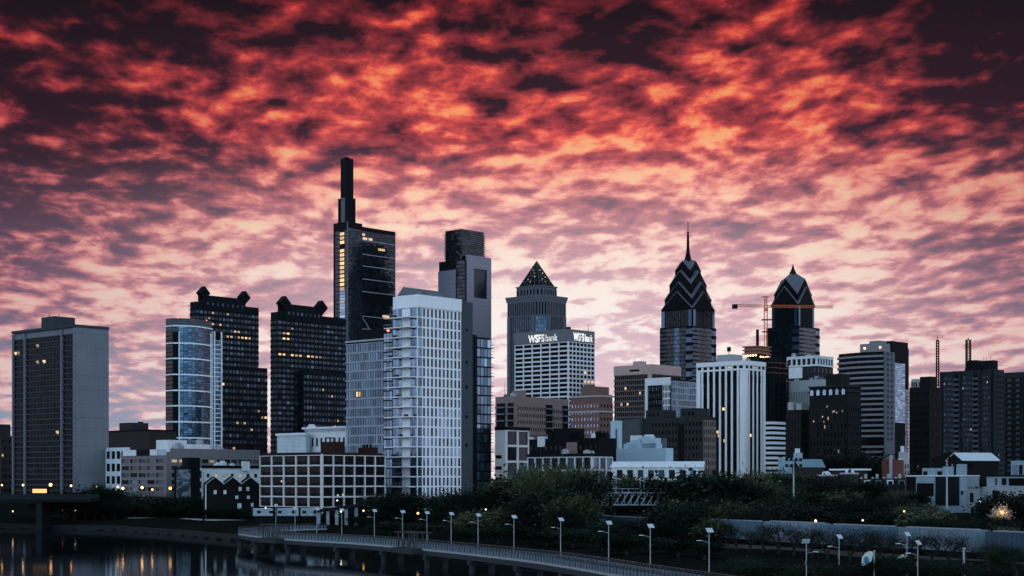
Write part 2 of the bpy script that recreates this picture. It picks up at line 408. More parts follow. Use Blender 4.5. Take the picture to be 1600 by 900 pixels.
# plain brown block behind the parking building
b = Bd('windowless brown block with a flat roof behind the parking building', 233, 150, 276, 673, 800, solid('umber_panel', (.020, .0175, .017), var=.15, scale=.1))
b.roofbox(183, 228, 661); b.roofbox(215, 224, 659); b.m('parapet', dkstone).box(-.3, b.b + .3, -.3, b.a + .3, b.h, b.h + .7); b.done()
b = Bd('white frame block with open bays squeezed beside the slab tower', 198, 166, 203, 699, 640, white, 'small_building')
b.grid(b.L(), 1, b.h - .5, 4, 4, .72, .62, .35); b.post(.35); b.done()

# parking / office block
gp = solid('warm_grey_panel', (.125, .118, .125), var=.10)
b = Bd('grey pink five storey office block with long ribbon windows beside the dark mural', 261, 190, 405, 706, 560, gp, 'office_block', zb=8)
nf = 5; z0 = b.z(770); z1 = b.z(714.5)
b.grid(b.L(191, 258), z0, z1, 5, nf, .86, .56, .5, lits=[], gm=G_mid)
b.grid(b.Rr(266, 404), z0, z1, 12, nf, .86, .56, .5, lits=[(0, 4), (1, 4), (5, 4)], gm=G_mid, litm=DIML)
wb = b.m('wall', gp); wb.box(-.5, 0, -.5, b.ul(258), 0, b.h); wb.box(0, b.ur(266), -.5, 0, 0, b.h)
wb.box(-.5, 0, b.ul(258), b.a, z1, b.h); wb.box(b.ur(266), b.b, -.5, 0, z1, b.h + 1.2)
sg = MB(); p0, p1 = b.L(195, 214); Lw = math.hypot(p1[0] - p0[0], p1[1] - p0[1])
for (x0, x1, mm, nm) in ((195, 215, white, 'banner'), (216, 236, darkm, 'banner'), (237, 248, white, 'banner'), (249, 262, solid('blue_grey_panel', (.3, .36, .42)), 'banner')):
    p = MB(); p.box(-.75, -.52, b.ul(x1), b.ul(x0), b.h - 1.2, b.h + .9); b.add(nm, p, mm)
b.clutter(6, 3); b.done()
b = Bd('white rooftop plant room on the grey pink office block', 263, 244, 292, 689, 590, white, 'plant_room', 'rooftop room', zb=18.2)
b.parapet(.4); b.done()
b = Bd('smaller white rooftop room with a round tank beside the plant room', 298, 290, 328, 694, 610, white, 'plant_room', 'rooftop room', zb=18.2)
b.m('tank', steel).lathe((b.b * .6, b.a * .5, b.h), [(1.6, 0), (1.6, 1.6), (.4, 2.2)]); b.done()

# building with the mural
m, g_, bs = newmat('mural_paint'); co = g_.n('ShaderNodeTexCoord').outputs['Object']
nn = g_.noise(co, .28, 6, .62, 1.2)
g_.put(bs.inputs['Base Color'], g_.ramp(nn, [(.40, (.012, .016, .024)), (.50, (.035, .055, .08)), (.57, (.20, .27, .33)), (.60, (.03, .04, .06)), (.68, (.24, .15, .12))])); bs.inputs['Roughness'].default_value = .8
MATS['mural_paint'] = m
b = Bd('narrow stair block whose wall carries a tall dark mural', 274, 272, 299, 731, 535, dkstone, 'small_building', zb=8)
p = MB(); p.box(.4, b.b - .4, -.15, -.01, .5, b.h - .5); b.add('mural', p, m)
p = MB(); x = b.b; p.box(x * .86, x + 4, .5, 4, 0, b.h + 3.5); b.add('stair_tower', p, darkm); b.done()
b = Bd('low white stucco building with square windows behind the dark gabled house', 300, 297, 406, 731, 545, white, 'small_building', zb=8)
b.grid(b.Rr(300, 316), .5, b.h - .5, 1, 3, .8, .7, .3, gm=G_mid)
b.grid(b.Rr(318, 405), 1, b.h - 1, 7, 3, .4, .42, .3, lits=[(1, 2), (2, 2), (4, 2)])
b.m('parapet', darkm).box(b.ur(316), b.b, -.6, .3, b.h, b.h + .9); b.clutter(6, 2.5, white)
p = MB(); p.box(b.ur(376), b.ur(387), -1.2, -.4, b.h - 1, b.h + 2.4); b.add('vent_box', p, white); b.done()
# dark house with saw-tooth gables
dkbrick = solid('soot_brick', (.005, .0048, .0055), var=.25)
r = empty('gabled_house', P(364, 792, 500), 'dark brick house with white edged gables in front of the white stucco building', 'house', rz=GA * .35)
w, dp, hh = 16.5, 9, 7.0
wl = MB(); wl.box(-w / 2, w / 2, 0, dp, -3, hh); rf = MB(); ed = MB()
for i in range(3):
    x0 = -w / 2 + i * w / 3; x1 = x0 + w / 3; xm = (x0 + x1) / 2; zt = hh + 2.2
    wl.poly([(x0, 0, hh), (x1, 0, hh), (xm, 0, zt)]); wl.poly([(x1, dp, hh), (x0, dp, hh), (xm, dp, zt)])
    rf.hexa([(x0, -.3, hh + .05), (xm, -.3, zt + .05), (xm, dp, zt + .05), (x0, dp, hh + .05), (x0, -.3, hh + .3), (xm, -.3, zt + .3), (xm, dp, zt + .3), (x0, dp, hh + .3)])
    rf.hexa([(xm, -.3, zt + .05), (x1, -.3, hh + .05), (x1, dp, hh + .05), (xm, dp, zt + .05), (xm, -.3, zt + .3), (x1, -.3, hh + .3), (x1, dp, hh + .3), (xm, dp, zt + .3)])
    ed.tube((xm, -.45, zt + .2), (x1, -.45, hh + .2), .16, n=4); ed.tube((x0, -.45, hh + .2), (xm, -.45, zt + .2), .07, n=4)
wl.build('wall', dkbrick, r); rf.build('roof', darkm, r); ed.build('gable_trim', white, r)
for x, z, ww, wh in ((-5.5, 4.6, .9, 1.2), (-2.5, 4.6, .9, 1.2), (2.2, 5.6, .9, 1.2), (4.6, 5.6, .9, 1.2), (1.2, 3.0, .9, 1.0), (4.8, 3.0, .9, 1.0), (2, .3, 1.2, 1.6), (6, .6, .8, 1.2)):
    f_ = MB(); f_.box(x - ww / 2, x + ww / 2, -.12, -.01, z - wh / 2, z + wh / 2); f_.build('window', solid('pale_blind', (.45, .48, .5)), r)
p = MB(); p.box(-w / 2 - .3, -w / 2, -.2, 0, -3, hh); p.build('downpipe', white, r)

# curved blue glass tower
wmull = solid('white_mullion', (.62, .66, .70), rough=.5, var=.05)
b = Bd('rounded blue glass tower with white bands at the left of the twin dark towers', 270, 259, 331, 497, 900, darkm, 'glass_tower', core=False)
arc = []
for i in range(13):
    t = i / 12; arc.append((b.b * t, -5.5 * math.sin(math.pi * (t ** .8))))
foot = [(0, b.a)] + arc + [(b.b, b.a)]
b.m('wall', darkm).prism([(0, b.a)] + arc[:1] + arc[1:] + [(b.b, b.a)], 0, b.h - 7.5)
b.m('crown', solid('grey_louvre', (.07, .075, .09), joints=(1.1, .3))).prism(foot, b.h - 7.5, b.h)
nb = 8; zt = b.h - 7.6
rows = [b.z(y) for y in (738, 710, 684, 659, 634, 610, 585, 560, 536, 509)]
gl = b.m('curtain_wall', G_navy); bd = b.m('band', wmull)
for i in range(12):
    p0, p1 = arc[i], arc[i + 1]; L = math.hypot(p1[0] - p0[0], p1[1] - p0[1])
    for j in range(len(rows) - 1):
        za, zb_ = rows[j], rows[j + 1]
        for k in range(7):
            if i == 0: continue
            h_ = (zb_ - za) / 7
            gl.ebox(p0, p1, .08, L - .08, .02, .12, za + k * h_ + .1, za + (k + 1) * h_ - .08)
        bd.ebox(p0, p1, 0, L, .1, .6, zb_ - .35, zb_ + .35)
b.m('rib', wmull).ebox(arc[1], arc[2], 0, .5, .1, .7, 0, b.h - 7.5); b.m('rib', wmull).ebox(arc[11], arc[12], 0, .6, .1, .7, 0, b.h - 7)
b.grid(((0, b.a), (0, 0)), 0, zt, 3, 40, 1, .8, .2, wall=darkm, mode='curtain_wall', gm=G_dark)
for j in rows: b.m('band', wmull).box(-.5, -.02, 0, b.a, j - .3, j + .3)
x0, x1 = b.ur(335), b.ur(347); zs = zat(512, b.Y) - b.zb
b.m('wing', darkm).box(b.b + .02, x1, 1, b.a - 2, 0, zs)
ed = ((b.b, 1), (x1, 1)); b.grid(ed, 0, zs - 5, 4, 34, 1, .85, .25, wall=wmull, mode='curtain_wall', gm=G_navy)
for x in (b.b + .4, b.ur(336), x1): b.m('rib', wmull).box(x - .3, x + .3, .2, .99, 0, zs)
for px in (281, 306, 326): b.m('roof_lamp', REDL).ball((b.ur(px), 2, b.h + .5), .5)
b.done()

# twin dark towers with diamond finials
def diamond_tower(label, cx, xl, xr, ytop, Y, xs, ycr, xd, wing, lits):
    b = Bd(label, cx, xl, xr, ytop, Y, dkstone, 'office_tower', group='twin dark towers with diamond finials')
    nr = 32
    b.grid(b.Rr(), 2, b.h - 5, 17, nr, 1, .50, .35, mode='window_band', gm=G_mid, gap=1.0, lits=lits)
    b.grid(b.L(), 2, b.h - 5, 5, nr, 1, .50, .35, mode='window_band', gm=G_mid, gap=1.0)
    b.post(.35)
    b.grid(b.Rr(), b.h - 4.4, b.h - 1.2, 22, 1, .35, .6, .35, mode='none')
    # raised crown between the two finials
    x0, x1 = b.ur(xs[0]), b.ur(xs[1]); yc = min(b.a * .5, 6); cz = (zat(ycr, Y) - b.zb)
    cr = b.m('crown', dkstone); cr.hexa([(x0 + 1, -.8, b.h - 5), (x1 - 1, -.8, b.h - 5), (x1 - 1, b.a, b.h - 5), (x0 + 1, b.a, b.h - 5), (x0 + 1, -.8, cz), (x1 - 1, -.8, cz), (x1 - 1, b.a, cz), (x0 + 1, b.a, cz)])
    sq = b.m('vent', G_mid); n = 8
    for i in range(n):
        u = x0 + 4 + (x1 - x0 - 8) * i / (n - 1); sq.box(u - .8, u + .8, -1.0, -.82, cz - 7, cz - 5)
    for x, zc in ((b.ur(xd[0]), b.z(xd[2]) - 0), (b.ur(xd[1]), (CZ + (HY - xd[3]) / F * (Y + b.ur(xd[1]) * EY)) - b.zb)):
        f_ = MB(); rr = 4.9; dd = 3
        # a square frame standing on its corner, facing the street
        inner = 1.3
        for sgn in range(4):
            a0, a1 = sgn * math.pi / 2, (sgn + 1) * math.pi / 2
            o0, o1 = (math.cos(a0), math.sin(a0)), (math.cos(a1), math.sin(a1))
            q = lambda o, r_, y: (x + o[0] * r_, y, zc + o[1] * r_)
            f_.hexa([q(o0, rr, -1.4), q(o1, rr, -1.4), q(o1, rr, dd), q(o0, rr, dd), q(o0, inner, -1.4), q(o1, inner, -1.4), q(o1, inner, dd), q(o0, inner, dd)])
        b.add('diamond_finial', f_, darkm)
    w0, w1, yw = wing
    ww = b.m('wing', dkstone); zw = b.z(yw); xw0, xw1 = b.ur(w0), b.ur(w1)
    ww.box(xw0, xw1, -5, -.4, 0, zw); ww.box(b.b + .4, xw1, -.4, b.a, 0, zw)
    b.grid(((xw0, -5), (xw1, -5)), 2, zw - 2, 16, 19, 1, .5, .35, mode='window_band', gm=G_mid, gap=1.0, lit=12)
    b.grid(((xw0, -.4), (xw0, -5)), 2, zw - 2, 3, 19, 1, .5, .35, mode='window_band', gm=G_mid, gap=1.0)
    b.done()
diamond_tower('dark tower with two diamond finials, the taller of the twins, behind the rounded blue tower', 306, 297, 404, 471, 1150, (316.5, 384.5), 459.5, (318.5, 382, 456.5, 465), (322, 411, 569),
    [(i, 27) for i in (4, 5, 6, 8, 9, 11, 12, 13, 14)] + [(10, 28), (11, 28), (4, 29), (6, 29), (3, 30), (4, 31), (8, 31)])
diamond_tower('dark tower with two diamond finials, the lower of the twins, left of the tallest tower', 434, 423, 540, 487, 1050, (443, 504), 473.5, (444.5, 502, 473, 481), (466, 541, 577),
    [(i, 25) for i in (0, 1, 3, 4, 5, 7, 8, 9, 10)] + [(1, 28), (2, 28), (1, 29), (2, 29), (3, 30)])

# tallest tower, slim spire box
bm = solid('black_panel', (.0035, .0042, .006), rough=.6, var=.15, spec=.04)
wline = solid('pale_line', (.24, .25, .28), rough=.5)
b = Bd('tallest black glass tower with a slim box spire and a lit strip of windows', 543, 521, 566, 346, 1560, bm, 'skyscraper', glassm=G_tower)
zl = b.z(560)
b.grid(b.L(546 - 22, 531), 0, b.h - 8, 2, 60, 1, .85, .3, mode='curtain_wall', gm=G_tower)
b.grid(b.L(539, 543), zl, b.h - 8, 1, 44, 1, .85, .3, mode='curtain_wall', gm=G_tower)
b.grid(b.L(531, 539), zl, b.z(450), 1, 24, 1, .85, .15, mode='curtain_wall', gm=G_pale)  # the strip's pale reflection is painted in as a paler glass
lits = MB(); p0, p1 = b.L(531.5, 538.5); L = math.hypot(p1[0] - p0[0], p1[1] - p0[1])
ys = [362 + i * 6.6 for i in range(14)]
for i, y in enumerate(ys):
    if i in (3,): continue
    f_ = MB(); f_.ebox(p0, p1, .3, L - .3, .3, .5, b.z(y + 4.6), b.z(y)); o = b.add('window', f_, LIT); o['label'] = 'lit window'
for y in (470, 513, 519, 560):
    f_ = MB(); f_.ebox(p0, p1, .3, L - .3, .3, .5, b.z(y + 2.4), b.z(y)); o = b.add('window', f_, LITW); o['label'] = 'lit window'
b.grid(b.Rr(), zl, b.h - 6, 6, 50, 1, .9, .2, mode='curtain_wall', gm=G_tower)
b.m('rib', greyw).box(-.9, 0, -.9, 0, 0, b.h)
xa, xb, ya, yb = b.ur(545), b.ur(558), b.ul(541), b.ul(527)
zu = zat(311, b.Y + 12) - b.zb; b.m('upper_block', bm).box(1.5, b.b - 7, 2, b.a - 5, b.h, zu)
sp = b.m('spire', bm); zs = zat(250, b.Y + 18) - b.zb; cxs, cys = 8.2, 10.5
sp.box(cxs - 4.2, cxs + 5.5, cys - 4.0, cys + 4.0, zu, zs); sp.box(cxs - 2, cxs + 2, cys - 2, cys + 2, zs, zs + 1.5)
b.m('rib', greyw).box(.9, 1.45, b.a * .25, b.a * .5, b.h, zu)
# east wing: stacked glass, sloping roof line comes from perspective
xw0, xw1 = b.b + .01, b.ur(621); zw = zat(362, b.Y + b.ur(621) * EY) - b.zb
zg = b.z(452); zg2 = b.z(470)
b.m('wing', bm).box(xw0, xw1, 3, b.a, 0, zw)
ew = ((xw0, 3), (xw1, 3))
b.grid(ew, zg, zw - 4, 16, 26, 1, .86, .25, mode='curtain_wall', gm=G_tower)
b.grid(ew, b.z(600), zg2, 16, 30, 1, .86, .25, mode='curtain_wall', gm=G_tower)
ln = b.m('white_line', wline)
for y in (371, 393, 411.5, 432, 452, 491, 511): ln.box(xw0, xw1, 2.2, 2.7, b.z(y) - .32, b.z(y) + .32)
ln.tube((xw0, 2.2, b.z(489)), (xw0 + 12, 2.2, b.z(511)), .6, n=4); ln.tube((xw0, 2.2, b.z(512)), (xw0 + 8, 2.2, b.z(524)), .6, n=4)
for (u, y, w) in ((3, 367, 6), (11, 367, 5), (24, 381, 9), (2, 361, 4), (30, 487, 9)):
    f_ = MB(); f_.box(xw0 + u, xw0 + u + w, 2.5, 2.72, b.z(y) - 1.6, b.z(y) + .6); o = b.add('window', f_, LIT); o['label'] = 'lit window'
b.done()

# older big glass tower with notched crown
pglass = solid('silver_glass_panel', (.105, .115, .155), rough=.35, metal=.2, var=.06, joints=(4.2, .06))
b = Bd('broad grey glass tower with a dark square crown and a tall dark slot', 722, 686, 766, 405, 1560, darkm, 'skyscraper', glassm=G_tower)
pl = b.m('facade_panel', pglass)
zz = b.z(420); p0, p1 = b.L(686, 713); L = math.hypot(p1[0] - p0[0], p1[1] - p0[1]); pl.ebox(p0, p1, 0, L, 0, 1.2, 0, zz)
p0, p1 = b.Rr(728, 766); L = math.hypot(p1[0] - p0[0], p1[1] - p0[1]); zt = zat(397, b.Y) - b.zb; s0, s1 = L * .28, L * .82; y0, y1 = b.z(463), b.z(417)
pl.ebox(p0, p1, 0, L, 0, 1.5, 0, y0); pl.ebox(p0, p1, 0, s0, 0, 1.5, y0, y1); pl.ebox(p0, p1, s1, L, 0, 1.5, y0, y1); pl.ebox(p0, p1, 0, L, 0, 1.5, y1, zt)
b.m('curtain_wall', G_tower).ebox(p0, p1, s0, s1, .01, .2, y0, y1)
b.grid(b.L(713, 722), 0, b.h - 1, 2, 60, 1, .85, .25, mode='curtain_wall', gm=G_tower, wall=darkm); b.grid(b.Rr(722, 728), 0, b.h - 1, 2, 60, 1, .85, .25, mode='curtain_wall', gm=G_tower, wall=darkm)
zc0, zc1 = b.h, zat(357, b.Y + 3) - b.zb; q = 4
b.m('crown', darkm).box(q, b.b - q - 1, q, b.a - q - 1, zc0, zc1)
b.grid(((q, b.a - q - 1), (q, q)), zc0, zc1, 8, 16, 1, .82, .3, mode='curtain_wall', gm=G_tower, wall=bm); b.grid(((q, q), (b.b - q - 1, q)), zc0, zc1, 8, 16, 1, .82, .3, mode='curtain_wall', gm=G_tower, wall=bm)
fin = b.m('crown_fin', solid('copper_louvre', (.30, .16, .10), rough=.5))
for j in range(14):
    z = zc0 + 3 + (zc1 - zc0 - 5) * j / 14
    fin.box(b.b - q - .9, b.b - q + 1.2, q, b.a - q - 1, z, z + .8); fin.box(q, b.b - q - 1, b.a - q - .9, b.a - q + 1.2, z, z + .8)
b.m('parapet', conc).box(-.4, b.b, b.ul(713) , b.a, zz, zz + .8) if False else None
b.done()

# white riverside apartment tower and its wings (near)
stuc = solid('white_facade', (.62, .63, .66), var=.05, streak=.10)
b = Bd('white and glass apartment tower with stacked corner balconies on the riverbank', 652, 614, 720, 460, 500, stuc, 'apartment_tower', zb=6, glassm=G_blue)
nr = 19; zt = b.z(479.5); z0 = zt - nr * 3.12; fl = 3.12
b.grid(b.Rr(659, 720), z0, zt, 10, nr, .54, .84, .15, gm=glass('facade_window', (.020, .032, .048), metal=.3), mode='window', lit=0)
ed = b.Rr(652, 659); b.grid(ed, z0, zt, 2, nr, 1, .9, .25, mode='curtain_wall', gm=G_blue)
Lr = b.L(621, 652); b.grid(b.L(641, 652), z0, zt, 3, nr, 1, .9, .25, mode='curtain_wall', gm=G_blue); b.grid(b.L(614, 628), z0, zt, 3, nr, 1, .9, .25, mode='curtain_wall', gm=G_blue)
b.post(.25, z0, zt)
par = b.m('parapet', stuc); par.box(-.5, b.b, -.5, b.a, zt + .3, b.h) if False else None
par.box(-.42, -.002, -.42, b.ul(620), zt, b.h + .02); par.box(-.002, b.b, -.42, -.002, zt, b.h + .02)
for j in range(nr):
    z = z0 + j * fl
    sl_ = MB(); sl_.box(-3.4, -.3, b.ul(650), b.ul(612), z - .2, z + .05); sb = b.add('balcony', sl_, stuc)
    rl = MB(); y0, y1 = b.ul(650), b.ul(612)
    for y in [y0 + (y1 - y0) * k / 8 for k in range(9)]: rl.box(-3.35, -3.29, y - .03, y + .03, z + .05, z + 1.1)
    rl.box(-3.37, -3.27, y0, y1, z + 1.1, z + 1.16); rl.box(-3.2, -.3, y1 - .08, y1, z + 1.1, z + 1.16)
    ro = rl.build('railing', steel, sb)
    if j % 2 == 0:
        ch = MB(); yy = y0 + 1 + b.rng.random() * (y1 - y0 - 3); ch.box(-2.6, -1.8, yy, yy + 1.3, z + .05, z + .8); ch.build('balcony_furniture', darkm, sb)
# grey stair wall, dark slot and glass wing on the right
xg0, xg1 = b.b + .01, b.ur(738); gz = zat(471, b.Y + b.b * EY) - b.zb
gwl = solid('grey_stair_wall', (.040, .050, .060), var=.08, joints=(fl, .02))
b.m('stair_wall', gwl).box(xg0, xg1, -.2, b.a, 0, gz)
for y in (508, 560, 600, 648, 694):
    f_ = MB(); f_.box(xg1 - 3.4, xg1 - 2.4, -.32, -.21, b.z(y) - .5, b.z(y) + .5); b.add('window', f_, G_blk)
xs0, xs1, xs2 = xg1 + .01, b.ur(748.5), b.ur(775); wz = zat(525, b.Y + xg1 * EY) - b.zb
b.m('wing', darkm).box(xs0, xs1, 1.0, b.a, 0, wz + .6); b.m('wing', darkm).box(xs1, xs2 - 1.5, 1.0, b.a, 0, wz)
n2 = 20; b.grid(((xs1, 1.0), (xs2 - 1.5, 1.0)), wz - n2 * fl, wz - .4, 4, n2, 1, .84, .12, mode='window_band', gm=glass('daylit_blue_glass', (.075, .118, .16), metal=.2, jit=.03, var=.4), wall=darkm, gap=.25)  # sky reflection on these panes put into a plain blue base colour
for j in range(n2 - 3):
    z = wz - (j + 1) * fl; sl_ = MB(); sl_.box(xs2 - 1.4, xs2 + .4, 1.2, 4.5, z - .15, z + .05); sb = b.add('balcony', sl_, darkm)
    rl = MB(); rl.box(xs2 + .3, xs2 + .36, 1.2, 4.5, z + .9, z + 1.0); rl.box(xs2 - 1.4, xs2 + .3, 1.2, 1.26, z + .9, z + 1.0); rl.build('railing', steel, sb)
# roof screen with a pitched top
gy = b.a * .45; gr = MB(); zr = b.h + .02; xr1 = b.b * .86
gr.poly([(1, 4, zr), (xr1, 4, zr), (xr1, gy + 3, zr + 6), (1, gy + 3, zr + 6)]); gr.poly([(xr1, 10, zr), (1, 10, zr), (1, gy + 3, zr + 6), (xr1, gy + 3, zr + 6)]) if False else None
ya, yb = 4, min(b.a - .5, 14); ym = (ya + yb) / 2
gr = MB(); gr.hexa([(1, ya, zr), (xr1, ya, zr), (xr1, yb, zr), (1, yb, zr), (1, ym - .1, zr + 3.0), (xr1, ym - .1, zr + 3.0), (xr1, ym + .1, zr + 3.0), (1, ym + .1, zr + 3.0)])
b.add('roof_screen', gr, solid('dark_louvre', (.11, .12, .135), rough=.5, joints=(.8, .35)))
b.clutter(3, 2.0); b.done()
# glass wing left of the balconies
b = Bd('blue glass bay with thin floor lines at the left side of the white tower', 613, 600, 616, 518, 512, darkm, 'apartment_wing', zb=6, glassm=G_blue)
b.grid(b.L(), b.h - 22 * fl, b.h - .3, 3, 22, 1, .88, .25, mode='window_band', gm=G_blue, gap=.25); b.m('roof_lamp', REDL).ball((1, 3, b.h + .6), .45); b.done()
b = Bd('dim glass apartment block with a pale roof line left of the white tower', 603, 541, 612, 531, 530, darkm, 'apartment_block', zb=6, glassm=G_mid)
b.grid(b.L(), b.h - 21 * fl, b.h - .5, 16, 21, 1, .80, .4, mode='window_band', gm=glass('dusk_blue_glass', (.040, .070, .10), metal=.7, jit=.02, var=.3), gap=.3, wall=solid('grey_slab_edge', (.21, .24, .27)), lits=[(4, 15), (5, 15)])
b.m('parapet', wline).box(-.6, b.b, -.3, b.a, b.h, b.h + .6)
xq = MB(); xq.box(.5, b.b - 1, .5, b.ul(555), b.h + .6, b.h + 4); b.add('roof_screen', xq, dkstone); b.done()

# pyramid-topped tower
stone = solid('grey_granite', (.078, .080, .096), var=.10)
b = Bd('granite tower with a flared cornice and a lattice pyramid roof', 846, 794, 883, 462, 1480, stone, 'skyscraper', core=False, glassm=G_navy)
c = 7.5; A, B_ = b.a, b.b
foot = [(0, c), (c, 0), (B_, 0), (B_, A), (0, A)]
b.m('wall', stone).prism(foot, 0, b.h)
eL, eC, eR = ((0, A), (0, c)), ((0, c), (c, 0)), ((c, 0), (B_, 0))
zt = b.h - 4
for e, n in ((eL, 12), (eC, 4), (eR, 12)):
    b.grid(e, 0, zt - 14, n, 44, .66, .82, .9, sp=.25, mode='curtain_wall', gm=G_navy, pname='pier')
    b.grid(e, zt - 14, zt, n, 1, .55, .86, 1.1, mode='curtain_wall', gm=G_blk)
for e in (eL, eR):
    p0, p1 = e; L = math.hypot(p1[0] - p0[0], p1[1] - p0[1]); b.m('pier', stone).ebox(p0, p1, 0, 4, .9, 1.6, 0, zt - 14); b.m('pier', stone).ebox(p0, p1, L - 4, L, .9, 1.6, 0, zt - 14)
ex = lambda f, o: [(B_ / 2 + (x - B_ / 2) * (1 + o / B_ * 2), A / 2 + (y - A / 2) * (1 + o / A * 2)) for x, y in f]
b.m('cornice', stone).prism(ex(foot, 1.0), zt, b.h - .5, ex(foot, 1.7)); b.m('cornice', stone).prism(ex(foot, 1.9), b.h - .5, b.h + 1.2)
sc_ = lambda k: [(B_ / 2 + (x - B_ / 2) * k, A / 2 + (y - A / 2) * k) for x, y in foot]
d1 = sc_(.70); z1 = b.h + 10
b.m('drum', stone).prism(d1, b.h + 1.2, z1)
for i in range(3):
    e = (d1[4], d1[0]) if i == 0 else ((d1[0], d1[1]) if i == 1 else (d1[1], d1[2])); b.grid(e, b.h + 2.5, z1 - 2, 6 if i != 1 else 2, 1, .5, .9, .4, mode='curtain_wall', gm=G_blk)
b.m('drum', stone).prism(sc_(.74), z1, z1 + 1.2)
pz = zat(411, 1520) - b.zb; k = .62; hx, hy = B_ / 2 * k, A / 2 * k; c0 = (B_ / 2, A / 2)
py = MB(); base = [(c0[0] - hx, c0[1] - hy), (c0[0] + hx, c0[1] - hy), (c0[0] + hx, c0[1] + hy), (c0[0] - hx, c0[1] + hy)]
py.prism(base, z1 + 1.2, pz, [(c0[0] + (x - c0[0]) * .02, c0[1] + (y - c0[1]) * .02) for x, y in base])
pyr = b.add('pyramid_roof', py, dkstone); lt = MB(); ap = Vector((c0[0], c0[1], pz))
for fi in range(4):
    q0, q1 = Vector((*base[fi], z1 + 1.3)), Vector((*base[(fi + 1) % 4], z1 + 1.3))
    for t in (0, .25, .5, .75): lt.tube(q0.lerp(q1, t), ap, .35, n=4)
    for t in (.2, .4, .6, .8):
        lt.tube(q0.lerp(ap, t), q1.lerp(ap, t), .3, n=4)
        lt.tube(q0.lerp(ap, t - .2).lerp(q1.lerp(ap, t - .2), .5), q0.lerp(ap, t), .25, n=4)
lt.build('lattice', solid('pale_lattice', (.06, .055, .06)), pyr)
for t, u in ((.25, .3), (.5, .6), (.35, .7), (.15, .5), (.62, .4)):
    for fi in (0, 3):
        q0, q1 = Vector((*base[fi], z1 + 1.3)), Vector((*base[(fi + 1) % 4], z1 + 1.3)); mbk = MB(); pt = q0.lerp(q1, u).lerp(ap, t); mbk.ball(pt + Vector((-.5, -.5, .3)), .45); mbk.build('roof_lamp', LIT, pyr)
b.done()

# bank tower with the white grid and the lit sign
gridw = solid('white_precast', (.50, .50, .53), var=.06, streak=.1)
b = Bd('square white gridded tower carrying lit white bank lettering under its roof', 888, 805, 928, 514, 1300, gridw, 'office_tower', glassm=G_blk)
zt = b.z(533.5); nr = 26; z0 = zt - nr * 3.72
b.grid(b.L(), z0, zt, 6, nr, .90, .66, .8, sp=.6, mode='window_band', gm=G_blk, lits=[(2, 9), (3, 9)], litm=DIML)
b.grid(b.Rr(), z0, zt, 7, nr, .86, .66, .8, sp=.6, mode='window_band', gm=G_blk, lits=[(4, 17), (5, 17), (6, 17), (5, 13), (6, 13), (4, 19)])
b.post(.8, 0, zt)
signband = solid('grey_sign_band', (.11, .11, .12), var=.08)
b.m('sign_band', signband).box(-.82, -.01, -.82, b.a, zt, b.h); b.m('sign_band', signband).box(-.01, b.b, -.82, -.01, zt, b.h)
b.roofbox(884, 892, 511, mat=darkm); b.mast(919, 506, .3)
def letters(b, txt, edge, u, z, size, bold, mat, d=.9, name='sign_lettering', sx=1.0):
    cu = bpy.data.curves.new('t', 'FONT'); cu.body = txt; cu.size = size; cu.extrude = .18; cu.offset = bold; cu.space_character = 1.04; cu.align_x = 'LEFT'
    to = bpy.data.objects.new('t', cu); COL.objects.link(to); bpy.context.view_layer.update()
    me = bpy.data.meshes.new_from_object(to.evaluated_get(bpy.context.evaluated_depsgraph_get())); wdt = to.dimensions.x * sx
    bpy.data.objects.remove(to); me.name = name; me.materials.clear(); me.materials.append(mat)
    p0, p1 = edge; dx, dy = p1[0] - p0[0], p1[1] - p0[1]; L = math.hypot(dx, dy); dx /= L; dy /= L
    o = link(name, me, b.root, (p0[0] + dx * u + dy * d, p0[1] + dy * u - dx * d, z)); o.rotation_euler = (R(90), 0, math.atan2(dy, dx)); o.scale.x = sx; return wdt
SIGN = glow('sign_white', (.93, .97, 1), 1.0)
for ed, x0, x1, sz in ((b.L(), 827, 876.5, 8.6), (b.Rr(), 895, 927, 9.0)):
    left = ed[0][1] > 0; u0 = (b.a - b.ul(x0)) if left else b.ur(x0); u1 = (b.a - b.ul(x1)) if left else b.ur(x1)
    sx = (u1 - u0) / (sz * 4.95)
    w1 = letters(b, 'WSFS', ed, u0, b.z(531), sz, .24, SIGN, sx=sx)
    letters(b, 'bank', ed, u0 + w1 + .8, b.z(531), sz * .95, .07, SIGN, sx=sx)
b.done()

# pink balcony apartment block
b = Bd('pink grey apartment block with dark corner balconies below the pyramid tower', 803, 774, 888, 619, 950, pinkb, 'apartment_block')
b.grid(b.Rr(808, 852), 0, b.h - 5, 13, 13, .55, .5, .4, mode='window'); b.grid(b.Rr(863, 878), 0, b.h - 6, 4, 13, .55, .5, .4, mode='window')
for x0, x1, e in ((852, 863, 'R'), (878, 888, 'R'), (776, 790, 'L'), (793, 803, 'L')):
    ed = b.Rr(x0, x1) if e == 'R' else b.L(x0, x1); p0, p1 = ed; L = math.hypot(p1[0] - p0[0], p1[1] - p0[1])
    b.m('recess_shade', darkm).ebox(p0, p1, .2, L - .2, .02, .2, 0, b.h - 4)  # dark strip on the wall face stands in for balcony shade
    for j in range(14):
        z = j * (b.h - 5) / 13.5; f_ = MB(); f_.ebox(p0, p1, 0, L, .2, 1.6, z, z + .9); b.add('balcony', f_, greyw)
b.roofbox(800, 822, 611); b.mast(789, 597, .2); b.clutter(3, 3); b.done()

